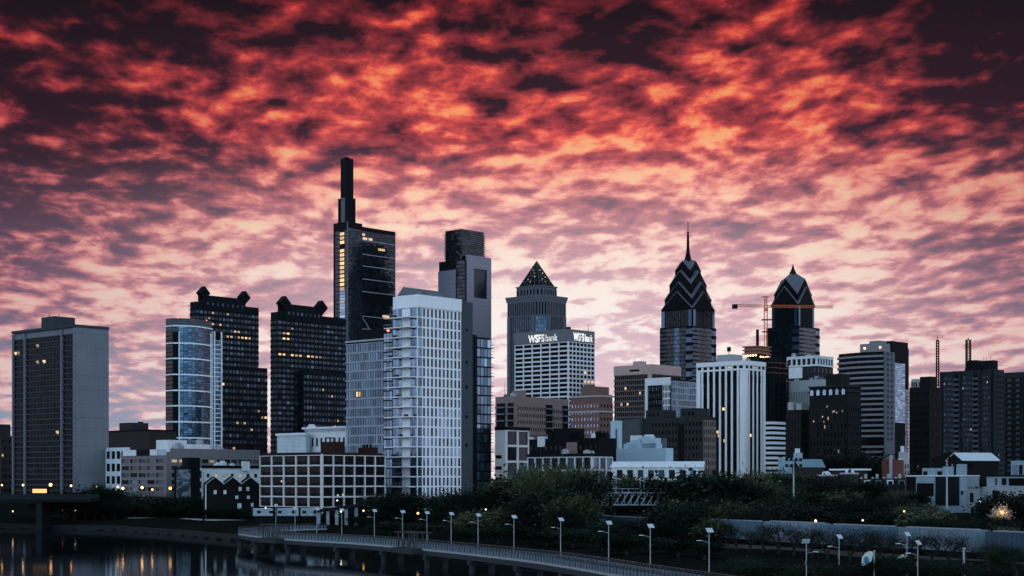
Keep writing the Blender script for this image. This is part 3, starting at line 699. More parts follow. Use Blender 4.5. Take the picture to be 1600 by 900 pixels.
# red brick block
b = Bd('older red brick block with pale sills and a stepped roof beside the bank tower', 936, 892, 957, 616, 900, redb, 'apartment_block')
for e, n in ((b.L(), 9), (b.Rr(), 4)):
    b.grid(e, 0, b.h - 4.5, n, 14, .45, .48, .3, mode='window', gm=G_pale)
for zy in (644, 620): b.m('cornice', conc).box(-.6, b.b + .6, -.6, b.a + .6, b.z(zy), b.z(zy) + .9)
b.roofbox(906, 950, 605); b.roofbox(912, 930, 601); b.clutter(3, 3); b.post(.3); b.done()

# tan office with flat pink crown
b = Bd('tan ribbon windowed office tower with a blank pink top band', 1018, 960, 1063, 570, 1250, tan, 'office_tower')
zt = b.z(584)
b.grid(b.L(), 0, zt, 18, 22, 1, .62, .7, mode='window_band', gm=G_blk, wall=solid('tan_spandrel', (.07, .06, .062)), gap=.3, lits=[(5, 19), (12, 18), (6, 16)], lit=4)
b.grid(b.Rr(), 0, zt, 12, 22, 1, .62, .7, mode='window_band', gm=G_blk, wall=solid('tan_spandrel', (.07, .06, .062)), gap=.3)
b.m('top_band', tan).box(-.9, -.01, -.9, b.a, zt, b.h); b.m('top_band', tan).box(-.01, b.b, -.9, -.01, zt, b.h)
for x0, x1 in ((985, 1000),): f_ = MB(); f_.box(-1.1, -.91, b.ul(x1), b.ul(x0), b.z(579), b.z(576)); b.add('louvre', f_, darkm)
b.m('rib', tan).box(-1.6, -.92, -1.2, 2.5, 0, b.h); b.roofbox(989, 1010, 565); b.mast(992, 559); b.mast(1002, 560, .3); b.mast(1006, 562); b.parapet(.6); b.done()

# white framed block with blue glass
b = Bd('white framed modern block with a blue glass grid in front of the spired tower', 1048, 1009, 1089, 592, 1000, darkm, 'office_block', glassm=G_mid)
zt = b.z(601)
b.grid(b.L(1013, 1036), 0, zt, 8, 16, .6, .6, .3, mode='curtain_wall', gm=G_mid)
b.grid(b.L(1036, 1048), 0, zt, 5, 16, .7, .75, .3, mode='curtain_wall', gm=G_mid, wall=white)
b.grid(b.Rr(), 0, b.h - 1, 12, 18, .82, .78, .3, mode='curtain_wall', gm=G_navy, wall=conc)
fr = b.m('white_frame', white); fr.box(-.9, -.01, 0, b.a, zt, b.h + 1); fr.box(-.9, -.01, b.ul(1013), b.a + .01, 0, zt); b.m('wall', darkm).box(-.5, 0, -.5, 0, 0, zt); b.done()

# twin spired towers: nested gables
roofpale = solid('sky_toned_gable_glass', (.085, .086, .11), rough=.4, metal=.3, var=.08, joints=(1.9, .12))  # sky reflected in the roof glass is put into this pale colour
def gable_tier(b, wall, roof, edge, c, h, z0, ze, zp, zc):
    """square tier whose four walls end in gables; roof planes fall from face peaks to the corners"""
    cx, cy = c; K = [(cx - h, cy - h), (cx + h, cy - h), (cx + h, cy + h), (cx - h, cy + h)]; t = MB(); r = MB(); ee = MB()
    mid = [((K[i][0] + K[(i + 1) % 4][0]) / 2, (K[i][1] + K[(i + 1) % 4][1]) / 2) for i in range(4)]
    for i in range(4):
        k0, k1 = K[i], K[(i + 1) % 4]
        t.poly([(*k0, z0), (*k1, z0), (*k1, ze), (*mid[i], zp), (*k0, ze)])
        r.poly([(*k1, ze), (cx, cy, zc), (*mid[i], zp)]); r.poly([(*k0, ze), (*mid[i], zp), (cx, cy, zc)])
        o = lambda p: Vector((cx + (p[0] - cx) * 1.02, cy + (p[1] - cy) * 1.02, p[2]))
        ee.tube(o((*k0, ze)), o((*mid[i], zp)), .34, n=4); ee.tube(o((*mid[i], zp)), o((*k1, ze)), .34, n=4)
    tt = b.add('gable_tier', t, wall); r.build('gable_roof', roof, tt); ee.build('gable_edge', edge, tt)
def spired(label, pcx, Y, h0, h1, ybase, ystep, tiers, spire, group):
    b = Bd.__new__(Bd); b.Y = Y; b.cx = xat(pcx, Y); b.zb = 7.0; b.mat = bm; b.glass = G_tower; b.mbs = {}; b.nwin = 0; b.rest = MB(); b.rng = random.Random(pcx)
    b.root = empty('skyscraper', (b.cx, Y, 7.0), label, 'building', group, GA); z = lambda y: zat(y, Y) - 7.0
    zs = z(ystep); b.h = zs
    b.m('wall', bm).box(-h0, h0, -h0, h0, 0, zs)
    ze = z(tiers[0][1]); b.m('upper_shaft', bm).box(-h1, h1, -h1, h1, zs, ze - .02)
    for e, sgn in ((((-h0, h0), (-h0, -h0)), 'L'), (((-h0, -h0), (h0, -h0)), 'R')):
        p0, p1 = e; L = 2 * h0
        q = lambda u: (p0[0] + (p1[0] - p0[0]) * u / L, p0[1] + (p1[1] - p0[1]) * u / L)
        n = int(zs / 4.1)
        b.grid((q(0), q(L * .2)), 0, zs - 1, 2, n, 1, .66, .4, mode='curtain_wall', gm=G_tower)      # banded corners
        b.grid((q(L * .8), q(L)), 0, zs - 1, 2, n // 2, 1, .6, .4, mode='curtain_wall', gm=G_navy)
        b.grid((q(L * .2), q(L * .44)), 0, zs - 1, 5, n, 1, .85, .3, mode='curtain_wall', gm=G_tower)
        b.grid((q(L * .44), q(L * .60)), 0, zs - 1, 4, n, 1, .9, .5, mode='curtain_wall', gm=G_navy if sgn == 'L' and spire else G_tower)
        b.grid((q(L * .60), q(L * .8)), 0, zs - 1, 5, n, 1, .85, .3, mode='curtain_wall', gm=G_tower)
    for e in (((-h1, h1), (-h1, -h1)), ((-h1, -h1), (h1, -h1))):
        p0, p1 = e; L = 2 * h1; q = lambda u: (p0[0] + (p1[0] - p0[0]) * u / L, p0[1] + (p1[1] - p0[1]) * u / L)
        b.grid((q(L * .14), q(L * .86)), zs, ze - 1, 12, 12, .62, 1, .4, mode='curtain_wall', gm=G_tower)
        b.m('rib', G_navy).ebox(p0, p1, L * .02, L * .12, 0, .6, zs, ze - 1); b.m('rib', G_navy).ebox(p0, p1, L * .88, L * .98, 0, .6, zs, ze - 1)
    prev = ze - .01
    for (h, ye, yp, yc) in tiers:
        gable_tier(b, bm, roofpale, solid('pale_edge', (.13, .115, .13), rough=.4), (0, 0), h, min(prev, z(ye) - 1), z(ye), z(yp), z(yc)); prev = z(ye) - 1
    return b, z
b, z = spired('dark chevron crowned tower with a tall needle spire', 1075, 1600, 20, 19, 0, 513, [(19, 486, 458, 454), (16.6, 470, 443, 437), (13.2, 447, 425, 419), (9.2, 424, 409, 404)], True, 'twin chevron crowned towers')
sp = b.m('spire', darkm); sp.lathe((0, 0, z(412)), [(4.2, 0), (3.0, 6), (1.9, 11), (1.3, 17), (1.1, 28)], 8)
prof = [(1.15, z(396) - z(396))]
for i in range(8):
    zz = i * 2.7; prof += [(1.15 - i * .04, zz), (1.75 - i * .05, zz + .3), (1.75 - i * .05, zz + .9), (1.1 - i * .04, zz + 1.2)]
sp.lathe((0, 0, z(394)), prof, 8); sp.tube((0, 0, z(382)), (0, 0, z(345)), .8, .25, 6); b.done()
b, z = spired('dark chevron crowned tower with only a stub finial behind the crane', 1239, 1650, 19.6, 15.6, 0, 513, [(16.2, 479, 450, 446), (13.8, 462, 437, 424)], False, 'twin chevron crowned towers')
sp = b.m('spire', darkm); sp.lathe((0, 0, z(428)), [(4, 0), (2.4, 3), (1.4, 5.5), (.5, 9.5)], 8); b.done()

# striped white tower
wp = solid('white_pier', (.56, .555, .57), var=.06, streak=.14)
b = Bd('tower of tall white piers and black glass strips in the middle right', 1163, 1089, 1195, 564, 900, bm, 'office_tower', glassm=G_blk)
zc = b.z(578); zm0, zm1 = b.z(598), b.z(585)
for e, n in ((b.L(), 8), (b.Rr(), 5)):
    p0, p1 = e; L = math.hypot(p1[0] - p0[0], p1[1] - p0[1])
    pr = b.m('pier', wp); cw = L / n
    for i in range(n + 1):
        hw = .62 if 0 < i < n else 1.4; u = min(max(i * cw, hw), L - hw); pr.ebox(p0, p1, u - hw, u + hw, 0, .55, 0, zc)
    b.grid(e, 0, zm0, n, 34, .72, .86, .2, mode='curtain_wall', gm=G_blk, wall=bm)
    b.grid(e, zm0 + .4, zm1, n, 4, 1, .4, .5, mode='none', wall=darkm)
    b.grid(e, zc + .8, b.h - 2.2, n, 1, .66, .8, .5, mode='window', gm=G_blk, wall=wp, lits=[(2, 0)] if n == 5 else [(5, 0)])
    b.m('cornice', wp).ebox(p0, p1, 0, L, 0, .7, zc, zc + .8); b.m('cornice', wp).ebox(p0, p1, 0, L, 0, .9, b.h - 2.2, b.h + .3)
for px, y in ((1131, 638), (1122, 674), (1124, 680), (1133, 688), (1172, 680)):
    e = b.L() if px < 1163 else b.Rr(); u = (b.a - b.ul(px)) if px < 1163 else b.ur(px); f_ = MB(); f_.ebox(*e, u - .8, u + .8, .3, .45, b.z(y) - .8, b.z(y) + .8); o = b.add('window', f_, LIT); o['label'] = 'lit window'
b.post(.55, 0, b.h - 2.2, wp, 'pier'); b.roofbox(1120, 1160, 555, mat=conc); x, y, z = b.mast(1139, 541, .3); b.m('antenna', darkm).box(x - .8, x + .8, y - .8, y + .8, z - 3, z - .5); b.clutter(3, 3); b.done()

# building under construction
b = Bd('unfinished concrete tower with open dark floors and work lamps on its top deck', 1206, 1190, 1229, 566, 1150, darkm, 'unfinished_tower', 'construction site')
n = 26; ch = b.h / n; rust = solid('rusty_formwork', (.16, .07, .05)); 
for j in range(1, n + 1):
    f_ = MB(); f_.box(-1.5, b.b + 1.5, -1.5, b.a + 1.5, j * ch - .5, j * ch) ; b.add('floor_slab', f_, dkstone if j < 24 else rust)
    if j < 15:
        f_ = MB(); f_.box(-1.7, b.b, -1.7, -1.52, j * ch - 1.4, j * ch + .5); f_.box(-1.7, -1.52, -1.52, b.a, j * ch - 1.4, j * ch + .5); b.add('facade_panel', f_, white)
for i in range(4):
    for p in ((-1.2, b.a * i / 3), (b.b * i / 3, -1.2)): b.m('column', dkstone).box(p[0] - .4, p[0] + .4, p[1] - .4, p[1] + .4, 0, b.h + 2)
k = b.ul(1164) if False else None
core = b.m('lift_core', dkstone); core.box(2, b.b - 3, b.a * .3, b.a - 2, b.h, b.h + 4)
b.done()
b = Bd('rusty climbing formwork deck with bright work lamps beside the crane', 1184, 1163, 1202, 541, 1180, solid('rusty_formwork', (.16, .07, .05)), 'formwork_deck', 'construction site', zb=zat(552, 1180))
for j in (0, .5, 1): f_ = MB(); f_.box(-1.2, b.b + 1.2, -1.2, b.a + 1.2, b.h * j - .3, b.h * j + .5); b.add('deck', f_, solid('rust_rail', (.22, .10, .07)))
hull = b.m('concrete_core', dkstone); hull.box(1.5, b.b - 1.5, 1.5, b.a - 1.5, -zat(552, 1180) + 7, 0)
for i in range(5):
    f_ = MB(); f_.ball((-1.5, b.a * (i + .3) / 5, -1.5), .75); b.add('work_lamp', f_, BULB if i % 2 else BULBW)
    f_ = MB(); f_.ball((b.b * (i + .5) / 5, -1.5, -2.5), 1.0 if i == 3 else .6); b.add('work_lamp', f_, BULBW if i % 2 else BULB)
b.m('mast', darkm).box(b.b * .3, b.b * .3 + 1.6, 3, 4.6, b.h, b.h + 13); b.done()

# tower crane
orange = solid('orange_lattice', (.55, .13, .05), rough=.6)
Yc = 1600; r = empty('tower_crane', (xat(1196.5, Yc), Yc, 7), 'orange lattice tower crane with a long jib passing behind the stub finial tower', 'crane')
zj = zat(478.5, Yc) - 7; zt = zat(463, Yc) - 7
def lattice(mb, p, q, w, h, n, t):
    p = Vector(p); q = Vector(q); a = (q - p); s_ = Vector((0, 1, 0)) if abs(a.normalized().y) < .9 else Vector((1, 0, 0)); u = a.cross(s_).normalized(); v = a.cross(u).normalized()
    cs = [u * w + v * h, u * w - v * h, -u * w - v * h, -u * w + v * h]
    for c in cs: mb.tube(p + c, q + c, t, n=4)
    for i in range(n):
        for k in range(4):
            c0, c1 = cs[k], cs[(k + 1) % 4]
            mb.tube(p + a * (i / n) + c0, p + a * ((i + 1) / n) + c1, t * .7, n=3, cap=False)
mm = MB(); lattice(mm, (0, 0, 0), (0, 0, zj), 1.5, 1.5, 46, .2); mm.build('mast', orange, r)
mm = MB(); lattice(mm, (0, 0, zj), (0, 0, zt), 1.1, 1.1, 4, .3); mm.box(-3.5, 3.5, -.7, .7, zt - .8, zt); mm.build('tower_head', orange, r)
yj = 72   # the jib swings back behind the tower
mm = MB(); lattice(mm, (0, 0, zj), (72, 25, zj + 2.0), 1.0, 1.3, 30, .2); mm.build('jib', orange, r)
mm = MB(); lattice(mm, (0, 0, zj), (-33, -11, zj - .3), 1.0, .9, 12, .2); mm.build('counter_jib', orange, r)
mm = MB(); mm.box(-35, -30, -13, -9, zj - 3.6, zj + .6); mm.build('counterweight', dkstone, r)
mm = MB(); mm.tube((0, 0, zt), (45, 15.6, zj + 2), .14, n=3); mm.tube((0, 0, zt), (-28, -9.4, zj + .6), .14, n=3); mm.build('pendant_rope', darkm, r)
mm = MB(); mm.box(-1.8, 1.8, -3.2, -1.6, zj - 5, zj - 2.2); mm.build('cab', orange, r)
for z_ in (zj - 14, zj - 26): mm = MB(); mm.box(-4, 7, -1.9, 1.9, z_, z_ + .9); mm.build('platform', darkm, r)

# white framed mid rise and fin band below it
b = Bd('dark brick block with white framed top floors below the stub finial tower', 1276, 1230, 1301, 557, 1300, brown, 'apartment_tower')
b.grid(b.L(), 0, b.h - 8, 8, 18, .6, .62, .4, mode='window', gm=G_mid); b.grid(b.Rr(), 0, b.h - 8, 4, 18, .5, .62, .4, mode='window', gm=G_mid)
for e in (b.L(), b.Rr()): b.grid(e, b.h - 7.6, b.h, 6, 1, .7, .66, .7, mode='none', wall=white, wname='white_frame')
b.m('white_frame', white).box(-.7, -.01, b.ul(1254), b.ul(1231), b.h - 17, b.h - 8); b.m('cornice', white).box(-1, b.b, -1, b.a, b.h, b.h + .8); b.clutter(3, 4); b.done()
b = Bd('long pale block with fine vertical fins below the white framed brick block', 1286, 1222, 1291, 594, 1150, conc, 'office_block')
b.grid(b.L(), 0, b.h - 7, 26, 1, .55, .98, .8, mode='curtain_wall', gm=G_blk); b.grid(b.Rr(), 0, b.h - 7, 4, 1, .55, .98, .8, mode='curtain_wall', gm=G_blk)
b.m('cornice', conc).box(-1, b.b, -1, b.a, b.h - 6.9, b.h + .5); b.clutter(5, 3); b.done()
# hotel with arched top windows
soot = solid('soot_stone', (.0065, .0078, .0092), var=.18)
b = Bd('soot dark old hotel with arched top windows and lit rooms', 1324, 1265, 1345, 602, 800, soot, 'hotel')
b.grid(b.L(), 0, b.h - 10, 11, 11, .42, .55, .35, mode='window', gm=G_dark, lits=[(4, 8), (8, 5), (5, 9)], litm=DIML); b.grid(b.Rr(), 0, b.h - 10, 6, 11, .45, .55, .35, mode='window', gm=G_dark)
for y in (612, 604): b.m('cornice', solid('soot_trim', (.015, .017, .02))).box(-.8, b.b + .4, -.8, b.a + .4, b.z(y), b.z(y) + .8)
for i in range(6):
    y = b.a * (i + .5) / 6; f_ = MB(); zc_ = b.z(610)
    pts = [(y - .9, zc_ - 2), (y + .9, zc_ - 2), (y + .9, zc_)] + [(y + .9 * math.cos(t), zc_ + .9 * math.sin(t)) for t in (math.pi / 4, math.pi / 2, 3 * math.pi / 4)] + [(y - .9, zc_)]
    n = len(f_.v); f_.poly([(-.9, p[0], p[1]) for p in pts][::-1]); f_.poly([(-.45, p[0], p[1]) for p in pts])
    for k in range(len(pts)): p, q_ = pts[k], pts[(k + 1) % len(pts)]; f_.poly([(-.9, p[0], p[1]), (-.9, q_[0], q_[1]), (-.45, q_[0], q_[1]), (-.45, p[0], p[1])])
    b.add('arched_window', f_, G_pale)
for px, y in ((1293, 634), (1286, 650), (1304, 642), (1272, 657), (1288, 658), (1302, 643), (1308, 644), (1317, 642)):
    f_ = MB(); u = b.ul(px); f_.box(-.5, -.36, u - .3, u + .3, b.z(y) - .4, b.z(y) + .4); o = b.add('window', f_, DIML); o['label'] = 'lit window'
b.roofbox(1290, 1328, 585); b.m('wall', soot).box(-.35, 0, -.35, 0, 0, b.h - 10); b.post(.35, 0, b.h); b.done()
b = Bd('narrow dark block with a pale two part top left of the old hotel', 1252, 1228, 1266, 640, 820, soot, 'apartment_block')
b.grid(b.L(), 0, b.h - 1, 5, 9, .4, .5, .3, gm=G_dark, lit=1); b.grid(b.Rr(), 0, b.h - 1, 3, 9, .4, .5, .3, gm=G_dark)
b.m('top_storey', conc).box(1, b.b * .8, b.a * .6, b.a - .5, b.h, b.h + 4); b.m('top_storey', conc).box(1, b.b * .9, .5, b.a * .4, b.h, b.h + 3.2); b.done()
# rounded ribbon apartment
rib = solid('grey_ribbon', (.15, .15, .162), var=.08)
b = Bd('rounded ribbon balconied tower with a plain grey end wall at the right', 1381, 1318, 1397, 549, 900, darkm, 'apartment_tower', core=False)
A = b.a; arc = [(5.5 * (1 - math.cos(t)) , A + 5.5 * math.sin(t)) for t in [math.pi / 2 * k / 6 for k in range(6, -1, -1)]]
side_ = [(5.5 * (1 - math.cos(t)), A + 5.5 * math.sin(t)) for t in [math.pi / 2 * k / 6 for k in range(0, 7)]]
mid_ = [(-2.6 * math.sin(math.pi * k / 8), A * k / 8) for k in range(9)]
foot = [(0, 0), (b.b, 0), (b.b, A + 5.5)] + side_[::-1] + mid_[::-1][1:-1]
b.m('wall', darkm).prism(foot, 0, b.h)
n = 27; ch = b.h / n; edge = side_[::-1] + mid_[::-1][1:]
for j in range(n):
    f_ = MB(); gw = MB()
    for i in range(len(edge) - 1):
        p0, p1 = edge[i], edge[i + 1]; L = math.hypot(p1[0] - p0[0], p1[1] - p0[1])
        f_.ebox(p0, p1, 0, L, .02, .9, j * ch - .1, j * ch + ch * .36); gw.ebox(p0, p1, .1, L - .1, .01, .1, j * ch + ch * .36, j * ch + ch * .9)
    o = b.add('balcony', f_, rib if j != 10 else darkm); gw.build('window_band', G_blk, o)
ew = solid('grey_end_wall', (.09, .10, .12), var=.08); f_ = MB(); f_.box(0, b.b, -.5, -.01, 0, b.h); b.add('end_wall', f_, ew)
for j in range(10, n):
    for u in (.32, .68): f_ = MB(); f_.box(b.b * u - .8, b.b * u + .8, -.62, -.51, j * ch + 1, j * ch + 2.5); b.add('window', f_, G_blk)
for y_, j in ((A * .08, 3), (A * .02, 3)): f_ = MB(); f_.box(-1.6, -1.2, y_ + .4, y_ + 1.6, j * ch + 1.3, j * ch + 2.6); o = b.add('window', f_, LIT); o['label'] = 'lit window'
ph = b.m('penthouse', rib); ph.box(1.5, b.b - 1, 2, A * .62, b.h, b.h + 5); ph.box(2, b.b - 2, 4, A * .4, b.h + 5, b.h + 6.5)
for y_ in (3, A * .5): f_ = MB(); f_.ball((1.2, y_, b.h + 2.5), .6); b.add('roof_lamp', f_, BULB)
b.mast(1381, 532, .3); b.done()
# blue glass slab
b = Bd('slim blue glass slab tower behind the rounded ribbon tower', 1391, 1366, 1420, 541, 1000, darkm, 'glass_tower', glassm=G_blue)
b.grid(b.Rr(1391, 1414), b.z(660), b.h - 10, 6, 34, 1, .9, .25, mode='window_band', gm=G_bright, gap=.2); b.grid(b.Rr(1414, 1420), 0, b.h - 26, 2, 30, 1, .9, .25, mode='window_band', gm=G_navy, gap=.2)
b.grid(b.L(), 0, b.h, 5, 40, 1, .8, .2, mode='curtain_wall', gm=G_tower)
b.m('crown', bm).box(b.ur(1396), b.ur(1421), 1, b.a - 1, b.h, zat(536, 1020) - b.zb); b.done()
# dark block with roof gap
b = Bd('dim dark brick block with a stepped roof right of the blue slab', 1452, 1421, 1471, 604, 840, dkbrick, 'apartment_block')
b.grid(b.L(), 0, b.h - 2, 8, 16, .4, .5, .3, gm=G_blk, lit=3); b.grid(b.Rr(), 0, b.h - 2, 5, 16, .4, .5, .3, gm=G_blk, lit=1)
b.roofbox(1437, 1464, 589); b.post(.3); b.done()
b = Bd('pale frame top block peeping out behind the dim dark brick block', 1434, 1424, 1446, 592, 980, conc, 'office_block')
b.grid(b.L(), b.h - 30, b.h - 1, 3, 6, .7, .6, .4, gm=G_blk, lits=[(2, 3)]); b.grid(b.Rr(), b.h - 30, b.h - 1, 3, 6, .7, .6, .4, gm=G_blk); b.done()
def radio_mast(label, px, ytop, ybot, Y, w):
    r = empty('radio_mast', (xat(px, Y), Y, zat(ybot, Y)), label, 'antenna'); h = zat(ytop, Y) - zat(ybot, Y); mm = MB()
    lattice(mm, (0, 0, 0), (0, 0, h * .92), w, w, 18, .22); mm.build('lattice', darkm, r); mm = MB(); mm.tube((0, 0, h * .9), (0, 0, h), .3, .1); mm.build('aerial', darkm, r)
    return r
# right edge apartment slabs
apt = solid('dim_concrete', (.013, .017, .0215), var=.12)
b = Bd('wide dim apartment slab with balcony stacks near the right frame edge', 1556, 1471, 1569, 577, 700, apt, 'apartment_tower')
nr = 24; zt = b.h - 2
for x0, x1 in ((1472, 1491.5), (1501, 1521), (1531, 1548)):
    b.grid(b.L(x0, x1), 0, zt, 8, nr, 1, .5, .35, mode='window_band', gm=G_mid, gap=.3, lits=[(1, 22)] if x0 == 1472 else ([(1, 21), (6, 13)] if x0 == 1501 else [(5, 22)]), litm=LITW)
for x0, x1 in ((1492, 1500.5), (1521.5, 1530.5)):
    p0, p1 = b.L(x0, x1); L = math.hypot(p1[0] - p0[0], p1[1] - p0[1]); b.m('recess_shade', darkm).ebox(p0, p1, 0, L, .02, .12, 0, zt)  # shade behind the balconies laid on as a flat dark strip
    for j in range(nr): z = j * zt / nr; f_ = MB(); f_.ebox(p0, p1, 0, L, .13, 1.5, z, z + 1.1); b.add('balcony', f_, solid('balcony_grey', (.042, .05, .058)))
for px in (1471.4, 1492, 1501, 1521.5, 1531, 1549, 1555.5): u = b.ul(px); b.m('rib', apt).box(-1.2, -.36, u - .35, u + .35, 0, b.h)
b.grid(b.Rr(), 0, zt, 5, nr, .5, .5, .3, mode='window', gm=G_dark, lit=2)
b.m('penthouse', dkstone).box(2, b.b - 2, 2, b.ul(1532), b.h, b.h + 4.2)
f_ = MB(); u0, u1 = b.ul(1530), b.ul(1505); um = (u0 + u1) / 2; f_.hexa([(1, u0, b.h), (b.b - 1, u0, b.h), (b.b - 1, u1, b.h), (1, u1, b.h), (1, um - 2, b.h + 4.6), (b.b - 1, um - 2, b.h + 4.6), (b.b - 1, um + 2, b.h + 4.6), (1, um + 2, b.h + 4.6)]); b.add('pitched_plant_room', f_, darkm)
for px in (1537, 1548, 1541): b.mast(px, 555 + (px % 3), .15)
b.done()
b = Bd('second dim apartment slab cut by the right frame edge', 1640, 1562, 1680, 579, 730, apt, 'apartment_tower')
for k in range(6):
    x0 = 1563 + k * 13
    p0, p1 = b.L(x0, x0 + 5); L = math.hypot(p1[0] - p0[0], p1[1] - p0[1])
    for j in range(23): z = j * (b.h - 2) / 23; f_ = MB(); f_.ebox(p0, p1, 0, L, .02, 1.3, z, z + 1.2); b.add('balcony', f_, solid('balcony_grey', (.042, .05, .058))) if x0 < 1605 else None
    b.grid(b.L(x0 + 5.5, x0 + 12.5), 0, b.h - 2, 2, 23, .6, .55, .3, mode='window', gm=G_blk, lit=0)
b.done()
radio_mast('thin lattice radio mast right of the dim dark brick block', 1465, 525, 604, 860, .6)
radio_mast('tapering lattice antenna above the pitched roof of the wide apartment slab', 1513, 527, 573, 726, .9)

# old stone block with end pavilions
os_ = solid('old_grey_stone', (.019, .020, .0225), var=.18)
b = Bd('old dark stone block with many small windows and raised end bays', 1098, 1004, 1118, 651, 750, os_, 'apartment_block')
b.grid(b.L(1018, 1060), 0, b.h - 1.5, 8, 10, .5, .55, .35, gm=G_blk, mode='window'); b.grid(b.L(1070, 1098), 0, b.h - 1.5, 5, 10, .5, .55, .35, gm=G_blk, mode='window')
b.grid(b.Rr(), 0, b.h - 1.5, 6, 10, .5, .6, .35, gm=G_blk, wall=solid('tan_old_stone', (.12, .095, .09)))
b.m('recess_shade', darkm).box(-.05, -.01, b.ul(1070), b.ul(1060), 0, b.h - 3)  # thin dark sheet imitates a shaded recess, wall stays flat
for x0, x1, y in ((1008, 1036, 638), (1062, 1088, 637)): b.m('bay', os_).box(.5, b.b, b.ul(x1), b.ul(x0), b.h, b.z(y))
for px in (1014, 1020, 1027, 1068, 1076, 1082): f_ = MB(); u = b.ul(px); f_.box(.38, .49, u - .6, u + .6, b.h + .9, b.h + 2.6); b.add('window', f_, G_blk)
b.post(.35); b.m('annex', solid('dim_grey_render', (.05, .055, .062))).box(-2, b.b - 4, b.a + .02, b.a + 11, 0, b.h - .3); b.done()
# pale blue corrugated block
pb = solid('pale_blue_cladding', (.30, .40, .47), var=.05, streak=.05)
b = Bd('windowless pale blue clad block with a stepped roof line', 1040, 955, 1052, 700, 620, pb, 'warehouse')
st = b.m('step', pb)
for x0, x1, y in ((972, 1024, 692), (984, 998, 686), (1000, 1013, 681), (1013, 1022, 684), (976, 984, 690)): st.box(1, b.b - .5, b.ul(x1), b.ul(x0), b.h, b.z(y))
for x0, x1, y in ((980, 992, 679), (1002, 1010, 678)): b.m('rooftop_unit', white).box(2, 5, b.ul(x1), b.ul(x0), b.h + 2, b.z(y))
for k in range(30): b.m('seam', pb).box(-.12, -.005, b.a * (k + .5) / 30 - .05, b.a * (k + .5) / 30 + .05, 0, b.h)
f_ = MB(); f_.box(.2, .9, b.ul(1040) + .2, b.ul(1034), b.h, b.z(685)); b.add('chimney', f_, greyw); b.done()
b = Bd('narrow pale blue stair tower behind the pale blue clad block', 966, 954, 972, 659, 700, pb, 'stair_tower')
f_ = MB(); f_.box(-.1, -.01, .5, 1.5, 3, b.h - 3); b.add('louvre', f_, greyw); b.parapet(.5); b.done()
# long low white roof
r = empty('long_shed', P(1098, 748, 470), 'long low white roofed shed with a gable end in front of the dark stone block', 'shed', rz=R(168)); w, dp, hh = 27, 6, 3.4; z0 = -6
wl = MB(); wl.box(0, w, -dp, 0, z0, hh); wl.poly([(0, -dp, hh), (0, 0, hh), (0, -dp / 2, hh + 1.5)]); wl.poly([(w, 0, hh), (w, -dp, hh), (w, -dp / 2, hh + 1.5)]); wl.build('wall', solid('cream_wall', (.5, .5, .5)), r)
rf = MB()
for s0, s1 in ((.5, -dp / 2), (-dp - .5, -dp / 2)): rf.hexa([(-.4, s0, hh - .1), (w + .4, s0, hh - .1), (w + .4, s1, hh + 1.5), (-.4, s1, hh + 1.5), (-.4, s0, hh + .1), (w + .4, s0, hh + .1), (w + .4, s1, hh + 1.75), (-.4, s1, hh + 1.75)])
rf.build('roof', white, r)
for i in range(8): f_ = MB(); x = 2 + i * 3.1; f_.box(x, x + 1.7, .01, .12, .2, 2.6); f_.build('window', G_mid, r)
for y in (-1.8, -4.2): f_ = MB(); f_.box(-.12, -.01, y - .5, y + .5, .6, 2.4); f_.build('window', G_blk, r)

# loft buildings with white frames
fr = solid('loft_white_frame', (.44, .43, .44), var=.10, streak=.25); inf = solid('loft_dark_infill', (.0035, .0030, .0035))
b = Bd('wide five storey loft block of white frames and dark bays on the riverbank', 503, 407, 601, 709, 470, inf, 'loft_building', zb=5.5, glassm=G_blk)
z1 = b.h - .3; z0 = b.z(793)
for e, n in ((b.L(), 5), (b.Rr(), 6)):
    b.grid(e, z0, z1, n, 5, .91, .86, .45, wall=fr, mode='none', wname='frame')
    p0, p1 = e; L = math.hypot(p1[0] - p0[0], p1[1] - p0[1]); cw, ch = L / n, (z1 - z0) / 5
    for j in range(5):
        for i in range(n):
            w_ = MB()
            for k in range(4): u = i * cw + cw * .12 + (cw * .76) * k / 4; w_.ebox(p0, p1, u + .06, u + cw * .19 - .06, .02, .1, z0 + j * ch + ch * .35, z0 + (j + 1) * ch - ch * .14)
            b.add('window', w_, glass('loft_glass', (.004, .005, .007), rough=.25, spec=.06))
b.m('frame', fr).box(-.45, 0, -.45, 0, 0, b.h)
for px in (455, 503, 560, 410): pass
b.m('roof_deck', solid('maroon_roof', (.02, .009, .009))).box(.4, b.b - .4, .4, b.a - .4, b.h, b.h + .5)
for px, y in ((441, 752), (527, 774), (535, 773)): f_ = MB(); e = b.L() if px < 503 else b.Rr(); u = (b.a - b.ul(px)) if px < 503 else b.ur(px); f_.ebox(*e, u - .25, u + .25, .2, .3, b.z(y) - .25, b.z(y) + .25); o = b.add('window', f_, LITW); o['label'] = 'lit window'
b.done()
b = Bd('maroon brick rooftop house with a framed roof hatch on the wide loft block', 523, 501, 539, 690, 490, solid('maroon_brick', (.018, .007, .0075)), 'rooftop_house', 'rooftop room', zb=zat(709, 490) )
f_ = MB(); f_.tube((.3, 1, b.h), (.3, 1, b.h + 1.2), .18, n=4); f_.tube((.3, 4.5, b.h), (.3, 4.5, b.h + 1.2), .18, n=4); f_.tube((.3, .9, b.h + 1.2), (.3, 4.6, b.h + 1.2), .18, n=4); b.add('hatch_frame', f_, darkm); b.done()
b = Bd('maroon brick stair house at the right end of the wide loft block roof', 580, 560, 590, 699, 492, solid('maroon_brick', (.018, .007, .0075)), 'rooftop_house', 'rooftop room', zb=zat(709, 492))
